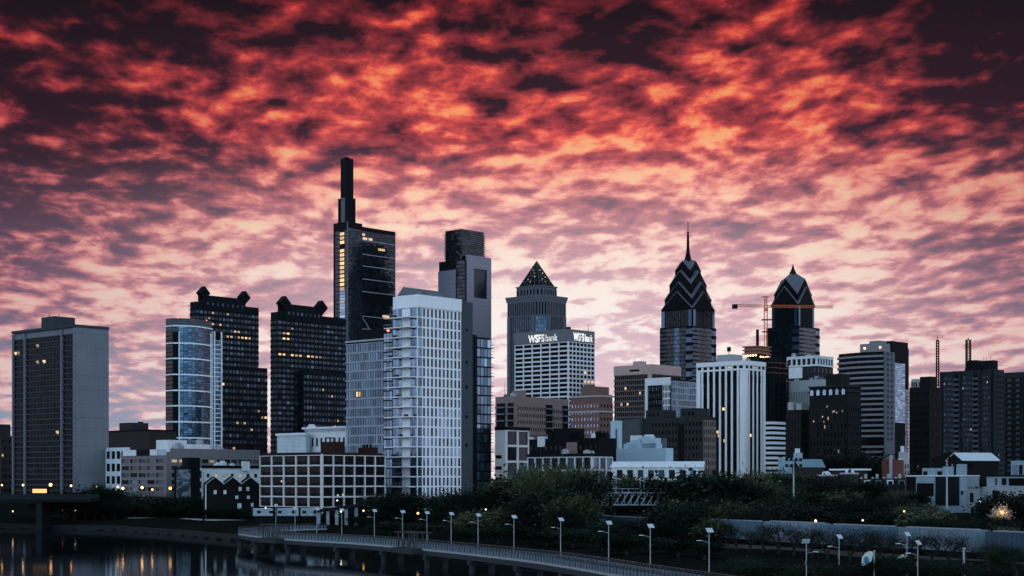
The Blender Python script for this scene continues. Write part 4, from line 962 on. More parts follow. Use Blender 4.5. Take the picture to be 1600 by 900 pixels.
f_ = MB(); [f_.box(.1, .7, y, y + .5, b.h, b.h + 1.0) for y in (.5, 2.0, 3.5)]; b.add('chimney', f_, darkm); b.done()
# white cornice building behind the loft
b = Bd('white building with a bracketed cornice rising behind the wide loft block', 571, 479, 588, 668, 560, white, 'office_block', zb=7)
b.grid(b.L(), b.h - 24, b.h - 2, 13, 4, .5, .55, .35, gm=G_mid); b.grid(b.Rr(), b.h - 24, b.h - 2, 3, 3, .8, .8, .4, gm=G_blk)
co_ = b.m('cornice', white); co_.box(-1.4, b.b + 1, -1.4, b.a + 1, b.h, b.h + .7)
for k in range(36): co_.box(-1.1, -.36, b.a * (k + .5) / 36 - .15, b.a * (k + .5) / 36 + .15, b.h - .7, b.h - .002)
for px in (487, 565): u = b.ul(px); f_ = MB(); f_.hexa([(-1, u - 1.6, b.h + .7), (1, u - 1.6, b.h + .7), (1, u + 1.6, b.h + .7), (-1, u + 1.6, b.h + .7), (-1, u - .2, b.h + 1.8), (1, u - .2, b.h + 1.8), (1, u + .2, b.h + 1.8), (-1, u + .2, b.h + 1.8)]); b.add('pediment', f_, white)
b.m('arch', white).box(-2.2, -.36, b.ul(545), b.ul(509), b.h - 9, b.h - 6.5); b.done()
b = Bd('pale louvred plant room left of the white cornice building', 478, 433, 484, 680, 575, solid('pale_louvre', (.42, .48, .52), joints=(.5, .3)), 'plant_room', 'rooftop room', zb=17)
b.m('parapet', white).box(-.5, b.b, -.4, b.a + .3, b.h, b.h + .9)
for k in range(12): b.m('stilt', white).box(-.2, .3, b.a * k / 11 - .2 + .2, b.a * k / 11 + .3, -8, -.002)
b.done()
b = Bd('narrow white framed block with dark bays behind the white cornice building', 588, 584, 603, 662, 590, inf, 'loft_building')
b.grid(b.Rr(), 0, b.h - .3, 2, 5, .86, .8, .4, wall=fr, mode='window', gm=G_blk); b.m('parapet', inf).box(-.3, b.b, -.3, b.a, b.h, b.h + 1.5); b.done()
b = Bd('tall white framed loft with pale side wall right of the white tower', 790, 775, 825, 668, 520, inf, 'loft_building', zb=6, glassm=G_mid)
b.grid(b.Rr(), 0, b.h - .8, 2, 5, .86, .86, .5, wall=fr, mode='window', gm=G_mid); b.m('side_wall', solid('pale_pink_render', (.42, .36, .35), var=.1)).box(-.5, -.01, 0, b.a, 0, b.h - .8); b.post(.5, 0, b.h - .8, fr, 'frame')
for j in range(5): f_ = MB(); f_.box(-.62, -.51, b.a * .3, b.a * .9, 2 + j * 3.6, 3.1 + j * 3.6); b.add('window', f_, G_blk)
b.m('parapet', bm).box(-.7, b.b + .3, -.7, b.a, b.h - .78, b.h + .3); b.done()
b = Bd('low white framed loft block with lit glass bays in front of the black roofs', 925, 825, 956, 711, 480, inf, 'loft_building', zb=5, glassm=G_mid)
b.grid(b.L(), b.h - 21, b.h - .4, 8, 5, .86, .86, .45, wall=fr, mode='window', gm=G_mid); b.grid(b.Rr(), b.h - 21, b.h - .4, 3, 5, .84, .84, .45, wall=fr, mode='window', gm=G_blue)
b.post(.45, 0, b.h - .4, fr, 'frame'); b.m('parapet', bm).box(-.6, b.b + .3, -.6, b.a, b.h - .38, b.h + .5); b.clutter(4, 2); b.done()
b = Bd('black flat roofed block behind the low white framed loft block', 935, 812, 963, 684, 600, bm, 'office_block')
b.grid(b.L(), 4, b.h - 2, 16, 6, .5, .5, .3, gm=G_dark, lit=0); b.m('bay', pinkb).box(-.8, -.31, b.ul(903), b.ul(887), b.h - 8, b.h - 1.5)
b.m('penthouse', white).box(-.5, 3, b.ul(852), b.ul(841), b.h - 3, b.h + 1); b.m('penthouse', darkm).box(1, b.b - 1, b.ul(888), b.ul(862), b.h, b.h + 4); b.clutter(9, 3, darkm); b.clutter(4, 2, white); b.done()
# ================================================================== river, banks and ground
BANK = [(1500, -2500), (400, -600), (150, -80), (85, 60), (60, 120), (46, 158), (35, 190), (22, 225), (8, 262), (-8, 290), (-25, 318), (-42, 345), (-60, 385), (-90, 440), (-122, 488), (-165, 511), (-420, 560), (-1500, 700), (-7000, 1500)]
def bank_d(x, y):
    """signed distance to the waterline: positive on the city side"""
    best = 1e18; sg = 1
    for (x0, y0), (x1, y1) in zip(BANK, BANK[1:]):
        ax, ay = x1 - x0, y1 - y0; t = max(0, min(1, ((x - x0) * ax + (y - y0) * ay) / (ax * ax + ay * ay)))
        qx, qy = x - x0 - ax * t, y - y0 - ay * t; d2 = qx * qx + qy * qy
        if d2 < best: best = d2; sg = 1 if ax * (y - y0) - ay * (x - x0) < 0 else -1
    return sg * math.sqrt(best)
def ss(a, b, t): t = max(0, min(1, (t - a) / (b - a))); return t * t * (3 - 2 * t)
def ground(x, y):
    d_ = bank_d(x, y); left = ss(-85, -135, x)
    near = -3 + 4.6 * ss(-5, 2, d_) + 1.4 * ss(2, 9, d_)
    rise = (5.2 * ss(62, 125, d_)) * (1 - left) + (5.4 * ss(28, 72, d_)) * left
    return near + rise + .5 * math.sin(x * .11 + 1) * math.sin(y * .09) * ss(4, 20, d_)
def axis(lo, hi, fine0, fine1, st):
    r = []; v = fine0; k = st
    while v > lo: k *= 1.5; v -= k; r.append(v)
    r = r[::-1]; v = fine0
    while v < fine1: r.append(v); v += st
    k = st; r.append(v)
    while v < hi: k *= 1.5; v += k; r.append(v)
    return r
xs = axis(-14000, 14000, -300, 260, 5); ys = axis(-4000, 16000, 100, 640, 5)
gm = MB(); nx = len(xs)
for y in ys:
    for x in xs: gm.v.append((x, y, ground(x, y)))
for j in range(len(ys) - 1):
    for i in range(nx - 1): gm.f.append((j * nx + i, j * nx + i + 1, (j + 1) * nx + i + 1, (j + 1) * nx + i))
m, g_, bs = newmat('bank_earth'); co = g_.n('ShaderNodeTexCoord').outputs['Object']
n1 = g_.noise(co, .05, 6, .65); n2 = g_.noise(co, .9, 4, .7)
g_.put(bs.inputs['Base Color'], g_.mix(g_.step(n2, .3, .75), g_.ramp(n1, [(.35, (.003, .004, .0035)), (.55, (.006, .007, .006)), (.72, (.012, .012, .011))]), (.010, .0105, .010)))
bs.inputs['Roughness'].default_value = .95; bs.inputs['Specular IOR Level'].default_value = 0
bp = g_.n('ShaderNodeBump'); bp.inputs['Strength'].default_value = .8; bp.inputs['Distance'].default_value = .5; g_.put(bp.inputs['Height'], n2); g_.put(bs.inputs['Normal'], bp.outputs[0])
tag(gm.build('ground', m, smooth=True), kind='structure')
m, g_, bs = newmat('river_water'); co = g_.n('ShaderNodeTexCoord').outputs['Object']
bs.inputs['Base Color'].default_value = (.003, .006, .009, 1); bs.inputs['Roughness'].default_value = .045; bs.inputs['IOR'].default_value = 1.33
bs.inputs['Specular IOR Level'].default_value = .14; bs.inputs['Specular Tint'].default_value = (.19, .26, .34, 1)
h1 = g_.noise(g_.vm('MULTIPLY', co, (.6, .35, 1)), 1.0, 3, .55, .4); h2 = g_.noise(g_.vm('MULTIPLY', co, (.09, .05, 1)), 1.0, 2, .5)
bp = g_.n('ShaderNodeBump'); bp.inputs['Strength'].default_value = .07; bp.inputs['Distance'].default_value = .16
g_.put(bp.inputs['Height'], g_.m('ADD', h1, g_.m('MULTIPLY', h2, .8))); g_.put(bs.inputs['Normal'], bp.outputs[0])
wm = MB(); wm.poly([(-9000, -3800, 0), (9000, -3800, 0), (9000, 3000, 0), (-9000, 3000, 0)]); tag(wm.build('river', m), kind='structure')
# stone river wall on the left bank and the pale riverside path above it
def strip(pts, off0, off1, z0, z1, dz=.02):
    mb = MB()
    for (a, b_) in zip(pts, pts[1:]):
        a = Vector((*a, 0)); b_ = Vector((*b_, 0)); t = (b_ - a).normalized(); n_ = Vector((t.y, -t.x, 0))
        q = [a + n_ * off0, b_ + n_ * off0, b_ + n_ * off1, a + n_ * off1]
        mb.hexa([(p.x, p.y, z0) for p in q] + [(p.x, p.y, z1) for p in q])
    return mb
LB = [(-62, 390), (-90, 440), (-122, 488), (-165, 511), (-420, 560)]
tag(strip(LB, -.5, 1.2, -2, 1.5).build('river_wall', solid('river_wall_stone', (.012, .014, .016), var=.3, streak=.5)), 'low dark stone river wall along the left bank', 'wall')
tag(strip([(-84, 470), (-104, 492), (-128, 512)], 6, 10, 1.0, 3.35).build('riverside_path', conc), kind='structure')

# ================================================================== trees
def leafmat(name, a, b_):
    m, g, bs = newmat(name); ge = g.n('ShaderNodeNewGeometry'); oi = g.n('ShaderNodeObjectInfo')
    k = g.m('FRACT', g.m('ADD', ge.outputs['Random Per Island'], g.m('MULTIPLY', oi.outputs['Random'], .37)))
    g.put(bs.inputs['Base Color'], g.vm('SCALE', g.mix(k, a, b_), scale=g.m('ADD', .55, g.m('MULTIPLY', oi.outputs['Random'], 1.2)))); bs.inputs['Roughness'].default_value = .9; bs.inputs['Specular IOR Level'].default_value = 0
    return m
LEAF = [leafmat('dark_foliage', (.002, .004, .0035), (.016, .022, .016)), leafmat('olive_foliage', (.010, .014, .009), (.080, .087, .052)), leafmat('twig_brown', (.003, .004, .004), (.015, .017, .015)), leafmat('pale_blossom', (.16, .12, .09), (.34, .26, .20))]
BARK = solid('bark', (.014, .014, .012), var=.3)
def tree_meshes(seed, nleaf, leaf, spread=1.0, depth=4, bare=False, twist=.45):
    """unit tree ten metres tall: tapering trunk with limbs, and leaf clumps around the branch ends"""
    rg = random.Random(seed); tr = MB(); ends = []
    def grow(p, d_, ln, r, k):
        q = p + d_ * ln; tr.tube(p, q, r, r * .68, 5 if k < 2 else 3, cap=False)
        if k >= 1: ends.append((p.lerp(q, .6), .8 if k == 2 else .6))
        if k >= depth: ends.append((q, .55)); return
        n = rg.choice((2, 3, 3)) if k < 3 else 2
        for i in range(n):
            a = rg.uniform(0, 6.28); v = Vector((math.cos(a), math.sin(a), 0)) * rg.uniform(.55, 1.25) * spread
            nd = (d_ + v * (1 + .1 * k) + Vector((0, 0, .12))).normalized(); grow(q - d_ * ln * rg.uniform(0, .25), nd, ln * rg.uniform(.62, .85), r * .62, k + 1)
    grow(Vector((0, 0, -.8)), Vector((rg.uniform(-.1, .1), rg.uniform(-.1, .1), 1)).normalized(), 1.9, .26, 0)
    zmax = max(e[0].z for e in ends) + .5; k = 10 / zmax
    cr = MB()
    for i in range(nleaf):
        c, s_ = rg.choice(ends); s_ *= .85; rad = s_ * rg.uniform(.6, 1.7) if rg.random() < .85 else s_ * 2.4
        v = Vector((rg.gauss(0, 1), rg.gauss(0, 1), rg.gauss(0, .8))) * rad * .62; p = c + v
        if p.z < .25: continue
        l = leaf * rg.uniform(.6, 1.5); u = Vector((rg.gauss(0, 1), rg.gauss(0, 1), rg.gauss(0, .7))).normalized(); w = u.cross(Vector((rg.gauss(0, 1), rg.gauss(0, 1), rg.gauss(0, 1)))).normalized()
        if bare: u = (v + Vector((0, 0, .6)) * rad).normalized() if v.length else u; cr.poly([p, p + u * l * 3 + w * .03, p + u * l * 3.2 - w * .04])
        else: cr.poly([p - u * l, p + w * l * .7, p + u * l, p - w * l * .7])
    sc = lambda mb: [tuple(x * k for x in v) for v in mb.v]
    tr.v = sc(tr); cr.v = sc(cr)
    return tr.mesh('trunk', BARK), cr
PROTO = []
for sd, nl, lf, sp_ in ((1, 4200, .125, 1.0), (2, 4400, .12, .8), (3, 4300, .13, 1.2), (5, 4000, .125, 1.0)):
    t, c = tree_meshes(sd, nl, lf, sp_); PROTO.append((t, [c.mesh('crown', LEAF[i]) for i in (0, 1, 2)]))
for sd in (11, 12, 13):
    t, c = tree_meshes(sd, 5200, .13, 1.0, 5, True); PROTO.append((t, [c.mesh('crown', LEAF[i]) for i in (0, 1, 2)]))
for sd in (31, 32):
    t, c = tree_meshes(sd, 700, .13, 1.0, 6, True); PROTO.append((t, [c.mesh('crown', LEAF[2])] * 3))
t, c = tree_meshes(21, 1500, .16, 1.1); BLOSSOM = (t, c.mesh('crown', LEAF[3]))
trng = random.Random(3)
def tree(px, ytop, Y, kind, col, label, group, wide=1.0, cat='tree', name='tree'):
    x = xat(px, Y); z = ground(x, Y); h = max(1.2, zat(ytop, Y) - z)
    r = empty(name, (x, Y, z - .05), label, cat, group, trng.uniform(0, 6.28)); k = h / 10; r.scale = (k * wide, k * wide, k)
    t, cs = PROTO[kind] if kind >= 0 else (BLOSSOM[0], [BLOSSOM[1]] * 3)
    link('trunk', t, r); link('crown', cs[col], r); return r
belt = [  # photo column, crown top row, distance, shape, colour
    ('dark tree in the low belt between the left river wall and the office blocks', 'trees on the left bank', 1.7, 0, (0,),
     [(x, 772 + trng.uniform(-5, 10), 524 + trng.uniform(-3, 10)) for x in range(112, 330, 12)] + [(x, 785 + trng.uniform(-6, 6), 516) for x in range(100, 340, 16)] + [(x, 792 + trng.uniform(-6, 4), 490) for x in range(318, 400, 15)]),
    ('dark tree on the bank below the wide loft block and the white tower', 'trees below the white tower', 1.3, 0, (0, 0, 1, 0, 2),
     [(592, 778, 430), (612, 768, 432), (634, 774, 425), (655, 768, 420), (676, 776, 412), (700, 770, 405), (722, 779, 398), (742, 768, 395), (762, 772, 380), (640, 794, 400), (680, 797, 385), (715, 800, 370), (745, 798, 350), (600, 796, 415), (570, 804, 400)]),
    ('big dark tree right of the white tower, in the clump left of the signal bridge', 'clump left of the signal bridge', 1.0, 0, (0, 2, 0, 1),
     [(872, 731, 352), (890, 742, 345), (838, 744, 360), (852, 768, 335), (890, 776, 325), (826, 778, 345), (884, 782, 350), (893, 797, 335), (800, 782, 355), (870, 792, 310)]),
    ('lighter olive green tree, in the clump left of the signal bridge', 'olive trees left of the signal bridge', 1.15, 0, (1,),
     [(800, 757, 385), (822, 737, 392), (848, 731, 385), (782, 765, 390)]),
    ('pale olive tree behind the signal bridge', 'trees behind the signal bridge', 1.2, 0, (1, 0),
     [(932, 752, 430), (956, 745, 440), (984, 748, 445), (1012, 745, 440), (1035, 752, 430)]),
    ('dark tree right of the signal bridge, below the dark stone block', 'dark belt right of the signal bridge', 1.1, 0, (0, 0, 1, 0, 2),
     [(1082, 750, 345), (1098, 738, 352), (1118, 748, 350), (1068, 786, 325), (985, 808, 318), (1010, 806, 322), (1070, 780, 318), (1105, 782, 322), (1140, 788, 318), (1175, 785, 320), (1210, 778, 318), (1245, 776, 325), (1085, 800, 305), (1125, 806, 300), (1165, 802, 300), (1000, 818, 300), (1040, 815, 300), (935, 818, 305), (1225, 760, 368), (1270, 770, 345), (1310, 778, 335), (1058, 760, 372)]),
    ('olive green tree in the paler row below the striped white tower', 'olive trees below the striped white tower', 1.25, 0, (1,),
     [(1108, 748, 372), (1130, 741, 388), (1155, 745, 385), (1178, 752, 375), (1150, 764, 350), (1195, 762, 355)]),
    ('dark bushy tree between the striped white tower and the row houses', 'dark trees below the row houses', 1.15, 0, (0, 0, 1, 0, 2),
     [(1205, 736, 400), (1228, 743, 392), (1255, 752, 372), (1282, 756, 365), (1305, 764, 350), (1332, 770, 345), (1360, 774, 340), (1388, 776, 335), (1415, 778, 330), (1442, 782, 322), (1468, 786, 318), (1495, 806, 310), (1330, 796, 300), (1365, 800, 295), (1400, 798, 292), (1430, 802, 290), (1465, 808, 285), (1295, 800, 300), (1500, 818, 280), (1540, 815, 275), (1575, 822, 270), (1265, 796, 305), (1300, 748, 380), (1330, 756, 372), (1362, 760, 365), (1395, 762, 360), (1422, 768, 348), (1240, 790, 310), (1345, 782, 325), (1385, 788, 318), (1418, 790, 308), (1450, 794, 300), (1480, 800, 296), (1515, 806, 300)]),
    ('brown leafless tree in the far row below the rounded ribbon tower', 'far brown trees below the rounded ribbon tower', 1.6, 0, (2,),
     [(1308, 718, 640), (1328, 712, 630), (1350, 711, 640), (1372, 716, 630), (1392, 728, 610)]),
    ('dark tree at the right frame edge in front of the white townhouses', 'dark trees at the right edge', 1.2, 0, (0, 2),
     [(1548, 796, 320), (1570, 784, 310), (1590, 770, 305), (1605, 778, 300), (1528, 806, 310), (1562, 812, 295), (1520, 752, 440), (1545, 744, 440), (1496, 756, 425)]),
]
i = 0
for label, grp, wide, _, cols, spots in belt:
    for (px, yt, Y) in spots: tree(px, yt + trng.uniform(-5, 6), Y, (0, 4, 1, 2, 5, 3, 6)[i % 7], cols[i % len(cols)], label, grp, wide * trng.uniform(.95, 1.35)); i += 1
for n, (px, yt, Y, k) in enumerate([(1192, 818, 262, 4), (1216, 812, 258, 5), (1240, 815, 255, 6), (1268, 818, 250, 4), (1292, 820, 247, 5), (1330, 823, 240, 6), (1352, 821, 236, 5), (1372, 828, 232, 4), (1458, 826, 226, 6), (1482, 830, 222, 5), (1502, 838, 220, 4), (1150, 818, 270, 5), (1172, 822, 264, 4), (1395, 826, 230, 6), (1425, 830, 226, 5), (1545, 842, 212, 6), (1565, 846, 208, 4)]):
    tree(px, yt, Y, 7 + k % 2, 0, 'bare twiggy tree standing in front of the pale freight wagons', 'bare trees before the freight train', 1.1)
tree(1588, 852, 205, 4, 0, 'bare shrubby tree before the last wagon at the right frame edge', None, 1.4)
tree(160, 756, 535, 5, 0, 'tall bare pointed tree at the foot of the slab tower end wall', None, .8)
for (px, yt, Y) in [(1390, 872, 190), (1410, 868, 192), (1440, 872, 186), (1465, 876, 184), (1490, 880, 182), (1350, 878, 192), (1180, 880, 205), (1140, 872, 215), (1225, 884, 198), (1280, 882, 192)]:
    tree(px, yt, Y, 4 + int(px) % 3, 0, 'low twiggy shrub on the dark verge at the bottom right', 'shrubs on the verge', 2.2, 'shrub', 'shrub')
for (px, yt, Y) in [(470, 812, 418), (560, 806, 405), (610, 815, 370), (650, 818, 350), (700, 822, 330), (740, 824, 318), (440, 812, 425), (385, 806, 470), (400, 800, 475), (360, 800, 490), (780, 820, 310), (820, 824, 300), (855, 828, 290), (895, 826, 285), (940, 832, 275), (980, 838, 262), (1020, 836, 262), (1060, 842, 250), (1100, 846, 245)]:
    tree(px, yt, Y, int(px) % 4, 0, 'dark bush on the bank behind the boardwalk', 'bushes behind the boardwalk', 2.0, 'bush', 'bush')
tree(1566, 789, 300, -1, 0, 'pale blossoming tree glowing in lamp light at the right', None, .55)
pl_ = bpy.data.lights.new('blossom_lamp', 'POINT'); po = bpy.data.objects.new('blossom_lamp', pl_); COL.objects.link(po)

# ================================================================== boardwalk over the river
KP = [(-46, 398), (-55, 384), (-58, 366), (-50, 343), (-39.6, 325), (-26.5, 308), (-15.3, 288), (-5.5, 268), (1.0, 253), (7.4, 237), (13, 219), (17.6, 202), (22.9, 184), (27.5, 168), (32, 150), (36, 130), (40, 105)]
def catmull(K, n=6):
    out = []
    for i in range(len(K) - 1):
        p0, p1, p2, p3 = (Vector(K[max(0, i - 1)]), Vector(K[i]), Vector(K[i + 1]), Vector(K[min(len(K) - 1, i + 2)]))
        for j in range(n):
            t = j / n; out.append(.5 * ((2 * p1) + (p2 - p0) * t + (2 * p0 - 5 * p1 + 4 * p2 - p3) * t * t + (3 * p1 - p0 - 3 * p2 + p3) * t ** 3))
    return out + [Vector(K[-1])]
PATH = catmull(KP)
def offs(w):
    r = []
    for i, p in enumerate(PATH):
        t = (PATH[min(i + 1, len(PATH) - 1)] - PATH[max(i - 1, 0)]).normalized(); n_ = Vector((t.y, -t.x)); r.append(p + n_ * w)
    return r
ZD = 3.3
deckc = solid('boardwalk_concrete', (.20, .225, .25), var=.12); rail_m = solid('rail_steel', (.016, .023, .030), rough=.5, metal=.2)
bw = empty('boardwalk', (*PATH[30], 0), 'long concrete boardwalk with steel railings curving over the dark river', 'boardwalk'); org = Vector((*PATH[30], 0))
def ribbon(w0, w1, z0, z1):
    mb = MB(); A_, B2 = offs(w0), offs(w1)
    for i in range(len(PATH) - 1):
        q = [A_[i], A_[i + 1], B2[i + 1], B2[i]]; mb.hexa([(p.x - org.x, p.y - org.y, z0) for p in q] + [(p.x - org.x, p.y - org.y, z1) for p in q])
    return mb
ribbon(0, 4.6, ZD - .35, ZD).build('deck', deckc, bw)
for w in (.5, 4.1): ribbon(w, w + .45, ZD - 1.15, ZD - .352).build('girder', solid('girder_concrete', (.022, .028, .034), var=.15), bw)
def walk(w, step):
    pts = offs(w); out = []; acc = 0; nxt = 0
    for a, b_ in zip(pts, pts[1:]):
        L = (b_ - a).length
        while nxt <= acc + L: t = (nxt - acc) / L; out.append((a.lerp(b_, t), (b_ - a).normalized())); nxt += step
        acc += L
    return out
for w in (.08, 4.52):
    rl = ribbon(w - .07, w + .07, ZD + 1.12, ZD + 1.24)
    for z in (.05, .95): 
        q = ribbon(w - .025, w + .025, ZD + z, ZD + z + .05); n = len(rl.v); rl.v += q.v; rl.f += [tuple(n + k for k in f) for f in q.f]
    for p, t in walk(w, 1.24): rl.box(p.x - org.x - .05, p.x - org.x + .05, p.y - org.y - .05, p.y - org.y + .05, ZD + .001, ZD + 1.12)
    for p, t in walk(w, 2.48): rl.box(p.x - org.x - .09, p.x - org.x + .09, p.y - org.y - .09, p.y - org.y + .09, ZD + .001, ZD + 1.2)
    rl.build('railing', rail_m, bw)
    if w < 1 or w > 4: pass
    pn = MB(); rm = solid('rail_panel', (.085, .12, .15), var=.1); got = 0
    for p, t in sorted(walk(w, 1.24), key=lambda q: abs(q[0].y - 255)):
        n_ = Vector((t.y, -t.x)) * .02; a_, c_ = p - org.xy + t * .26, p - org.xy + t * 1.0
        one = MB() if w > 4 and got < 100 else pn; got += 1
        one.hexa([(*(a_ - n_), ZD + .18), (*(c_ - n_), ZD + .18), (*(c_ + n_), ZD + .18), (*(a_ + n_), ZD + .18), (*(a_ - n_), ZD + .78), (*(c_ - n_), ZD + .78), (*(c_ + n_), ZD + .78), (*(a_ + n_), ZD + .78)])
        if one is not pn: one.build('railing_panel', rm, bw)
    tag(pn.build('railing_panel', rm, bw), kind='stuff')
for p, t in walk(2.3, 19.5):
    pr = MB(); n_ = Vector((t.y, -t.x))
    a = p - n_ * 2.4 - org.xy; c = p + n_ * 2.4 - org.xy
    def bar(mb, a, c, tw, z0, z1):
        tt = Vector((t.x, t.y)) * tw; mb.hexa([(*(a - tt), z0), (*(c - tt), z0), (*(c + tt), z0), (*(a + tt), z0), (*(a - tt), z1), (*(c - tt), z1), (*(c + tt), z1), (*(a + tt), z1)])
    bar(pr, a, c, .55, ZD - 1.95, ZD - 1.152)
    for s_ in (-1.7, 1.7): q = p + n_ * s_ - org.xy; pr.tube((q.x, q.y, -3), (q.x, q.y, ZD - 1.95), .5, n=8)
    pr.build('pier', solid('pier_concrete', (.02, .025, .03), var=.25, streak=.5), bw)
# two shelters on the river side
for px, Y, lab in ((404, 334, 'dark flat roofed shelter at the far left end of the boardwalk'), (640, 283, 'dark flat roofed shelter midway along the boardwalk, nearer of the two')):
    i = min(range(len(PATH)), key=lambda k: abs(PATH[k].y - Y)); p = offs(4.4)[i]; t = (PATH[i + 1] - PATH[i]).normalized(); ang = math.atan2(t.y, t.x)
    r = empty('shelter', (p.x, p.y, ZD), lab, 'shelter', 'boardwalk shelters', ang)
    q = MB(); q.box(-4.6, 4.6, -1.7, 1.7, 2.6, 2.8); q.build('roof', solid('shelter_roof', (.02, .024, .028), rough=.6), r)
    for x in (-3.6, -1.2, 1.2, 3.6):
        for y in (-1.3, 1.3): q = MB(); q.box(x - .1, x + .1, y - .1, y + .1, 0, 2.599); q.build('post', rail_m, r)
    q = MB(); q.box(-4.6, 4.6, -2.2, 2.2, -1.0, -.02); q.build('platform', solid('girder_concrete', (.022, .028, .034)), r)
# solar lamp posts
def lamp_proto(label, grp):
    r = empty('solar_lamp_post', (0, 0, 0), label, 'lamp post', grp)
    q = MB(); q.tube((0, 0, 0), (0, 0, 5.9), .075, .05, 8); pole = q.build('pole', steel, r)
    q = MB(); [q.tube((-a0 * 1.25, 0, 4.62 + .26 * math.sin(a0 * 3.14 * .5)), (-a1 * 1.25, 0, 4.62 + .26 * math.sin(a1 * 3.14 * .5)), .035, n=5) for a0, a1 in ((0, .25), (.25, .5), (.5, .75))]; arm = q.build('arm', steel, r)
    q = MB(); q.hexa([(-1.45, -.11, 4.83), (-.85, -.08, 4.84), (-.85, .08, 4.84), (-1.45, .11, 4.83), (-1.4, -.08, 4.89), (-.85, -.07, 4.92), (-.85, .07, 4.92), (-1.4, .08, 4.89)]); head = q.build('lamp_head', white, r)
    q = MB(); q.box(-.46, .46, -.30, .30, -.03, .03); pan = q.build('solar_panel', solid('panel_face', (.34, .39, .44), rough=.3, var=.05), r); pan.location = (.08, -.05, 6.05); pan.rotation_euler = (R(52), 0, R(38))
    q = MB(); q.box(-.1, .1, .1, .3, 3.4, 3.8); bx = q.build('battery_box', greyw, r)
    return r, [(pole, []), (arm, []), (head, []), (pan, []), (bx, [])]
LP, LPARTS = lamp_proto('', 'solar lamp posts along the boardwalk')
ords = ['first', 'second', 'third', 'fourth', 'fifth', 'sixth', 'seventh', 'eighth', 'ninth', 'tenth', 'eleventh', 'twelfth', 'thirteenth', 'last']
lpx = [(431, 341), (461, 333), (495, 325), (534, 315), (585, 305), (629, 294), (667, 285), (705, 276), (747, 266), (803, 255), (876, 237), (951, 216), (1016, 200), (1108, 185)]
def on_path(px):
    best = min(range(len(PATH) - 1), key=lambda k: abs(PATH[k].x / PATH[k].y * F + 800 - px)); a, b_ = PATH[best], PATH[best + 1 if (PATH[best].x / PATH[best].y * F + 800) < px else best - 1]
    ka, kb = a.x / a.y * F + 800, b_.x / b_.y * F + 800; t = (px - ka) / (kb - ka); q = a.lerp(b_, t); return q
for k, (px, Y) in enumerate(lpx):
    o = LP if k == 0 else copy_tree(LP, LPARTS); q = on_path(px); o.location = (q.x, q.y, ZD); o.rotation_euler.z = trng.uniform(-.12, .12)
    o['label'] = f'slim solar lamp post on the boardwalk, {ords[k]} of fourteen counted from its far left end'
land = [(1260, 184, 841, 'lamp post beside the right river path, nearest the long boardwalk row', 2.6), (1311, 196, 834, 'lamp post on the right verge before the bare trees and pale wagon', .1), (1417, 198, 830, 'lamp post with a leaf shaped banner, taller of the close pair', .1), (1434, 180, 843, 'lamp post of the close pair standing nearer than its bannered neighbour', .2)]
for px, Y, yt, lab, rz in land:
    o = copy_tree(LP, LPARTS); x = xat(px, Y); h = zat(yt, Y) - 6.4; o.location = (x, Y, h); o.rotation_euler.z = rz; o['label'] = lab; o['group'] = 'solar lamp posts on the verge'
    q = MB(); q.tube((0, 0, ground(x, Y) - h - .3), (0, 0, 0), .11, n=8); q.build('base_post', steel, o)
def banner(o_loc, name_label, z, sd, cream, blue):
    r = empty('leaf_banner', o_loc, name_label, 'banner', None); q = MB(); pts = [(0, 0), (.25, -.9), (.95, -1.35), (1.3, -1.5), (1.4, -1.1), (1.35, -.5), (1.0, .05), (.5, .3), (.1, .25)]
    q.v = [(sd * x, -.03, z + y) for x, y in pts] + [(sd * x, .03, z + y) for x, y in pts]; n = len(pts); q.f = [tuple(range(n)), tuple(range(2 * n - 1, n - 1, -1))] + [(i, (i + 1) % n, n + (i + 1) % n, n + i) for i in range(n)]
    q.build('cloth', cream, r)
    q = MB(); q.v = []; c = (sd * .85, -.05, z - .75); q.f = []
    for i in range(14): a = 6.283 * i / 14; q.v.append((c[0] + .34 * math.cos(a), -.045, c[2] + .42 * math.sin(a)))
    for i in range(14): v = q.v[i]; q.v.append((v[0], -.031, v[2]))
    q.f = [tuple(range(14))] + [(i, (i + 1) % 14, 14 + (i + 1) % 14, 14 + i) for i in range(14)]; q.build('emblem', blue, r); return r
cream = solid('banner_cream', (.42, .44, .38), var=.1); blu = solid('banner_blue', (.06, .13, .26), var=.1)
def slim_post(px, Y, yt, lab, cat='post', name='post', r_=.1):
    x = xat(px, Y); z = ground(x, Y); r = empty(name, (x, Y, z), lab, cat); q = MB(); q.tube((0, 0, -.3), (0, 0, zat(yt, Y) - z), r_, r_ * .8, 8); q.build('pole', steel, r); q = MB(); q.lathe((0, 0, zat(yt, Y) - z), [(r_ * 1.3, 0), (r_ * 1.2, .12), (.02, .2)], 8); q.build('cap', steel, r); return r, x, zat(yt, Y)
slim_post(1366, 190, 862, 'plain steel post carrying the larger leaf banner at the bottom right')
banner((xat(1366, 190) - .1, 190, 0), 'large pale leaf shaped banner on the plain steel post', zat(865, 190), -1, cream, blu)
banner((xat(1417, 198) - .1, 198, 0), 'small pale leaf shaped banner on the taller lamp post of the pair', zat(870, 198), -1, cream, blu)
slim_post(1506, 192, 858, 'short pale bollard light standing alone on the dark verge', 'bollard', 'bollard', .16)

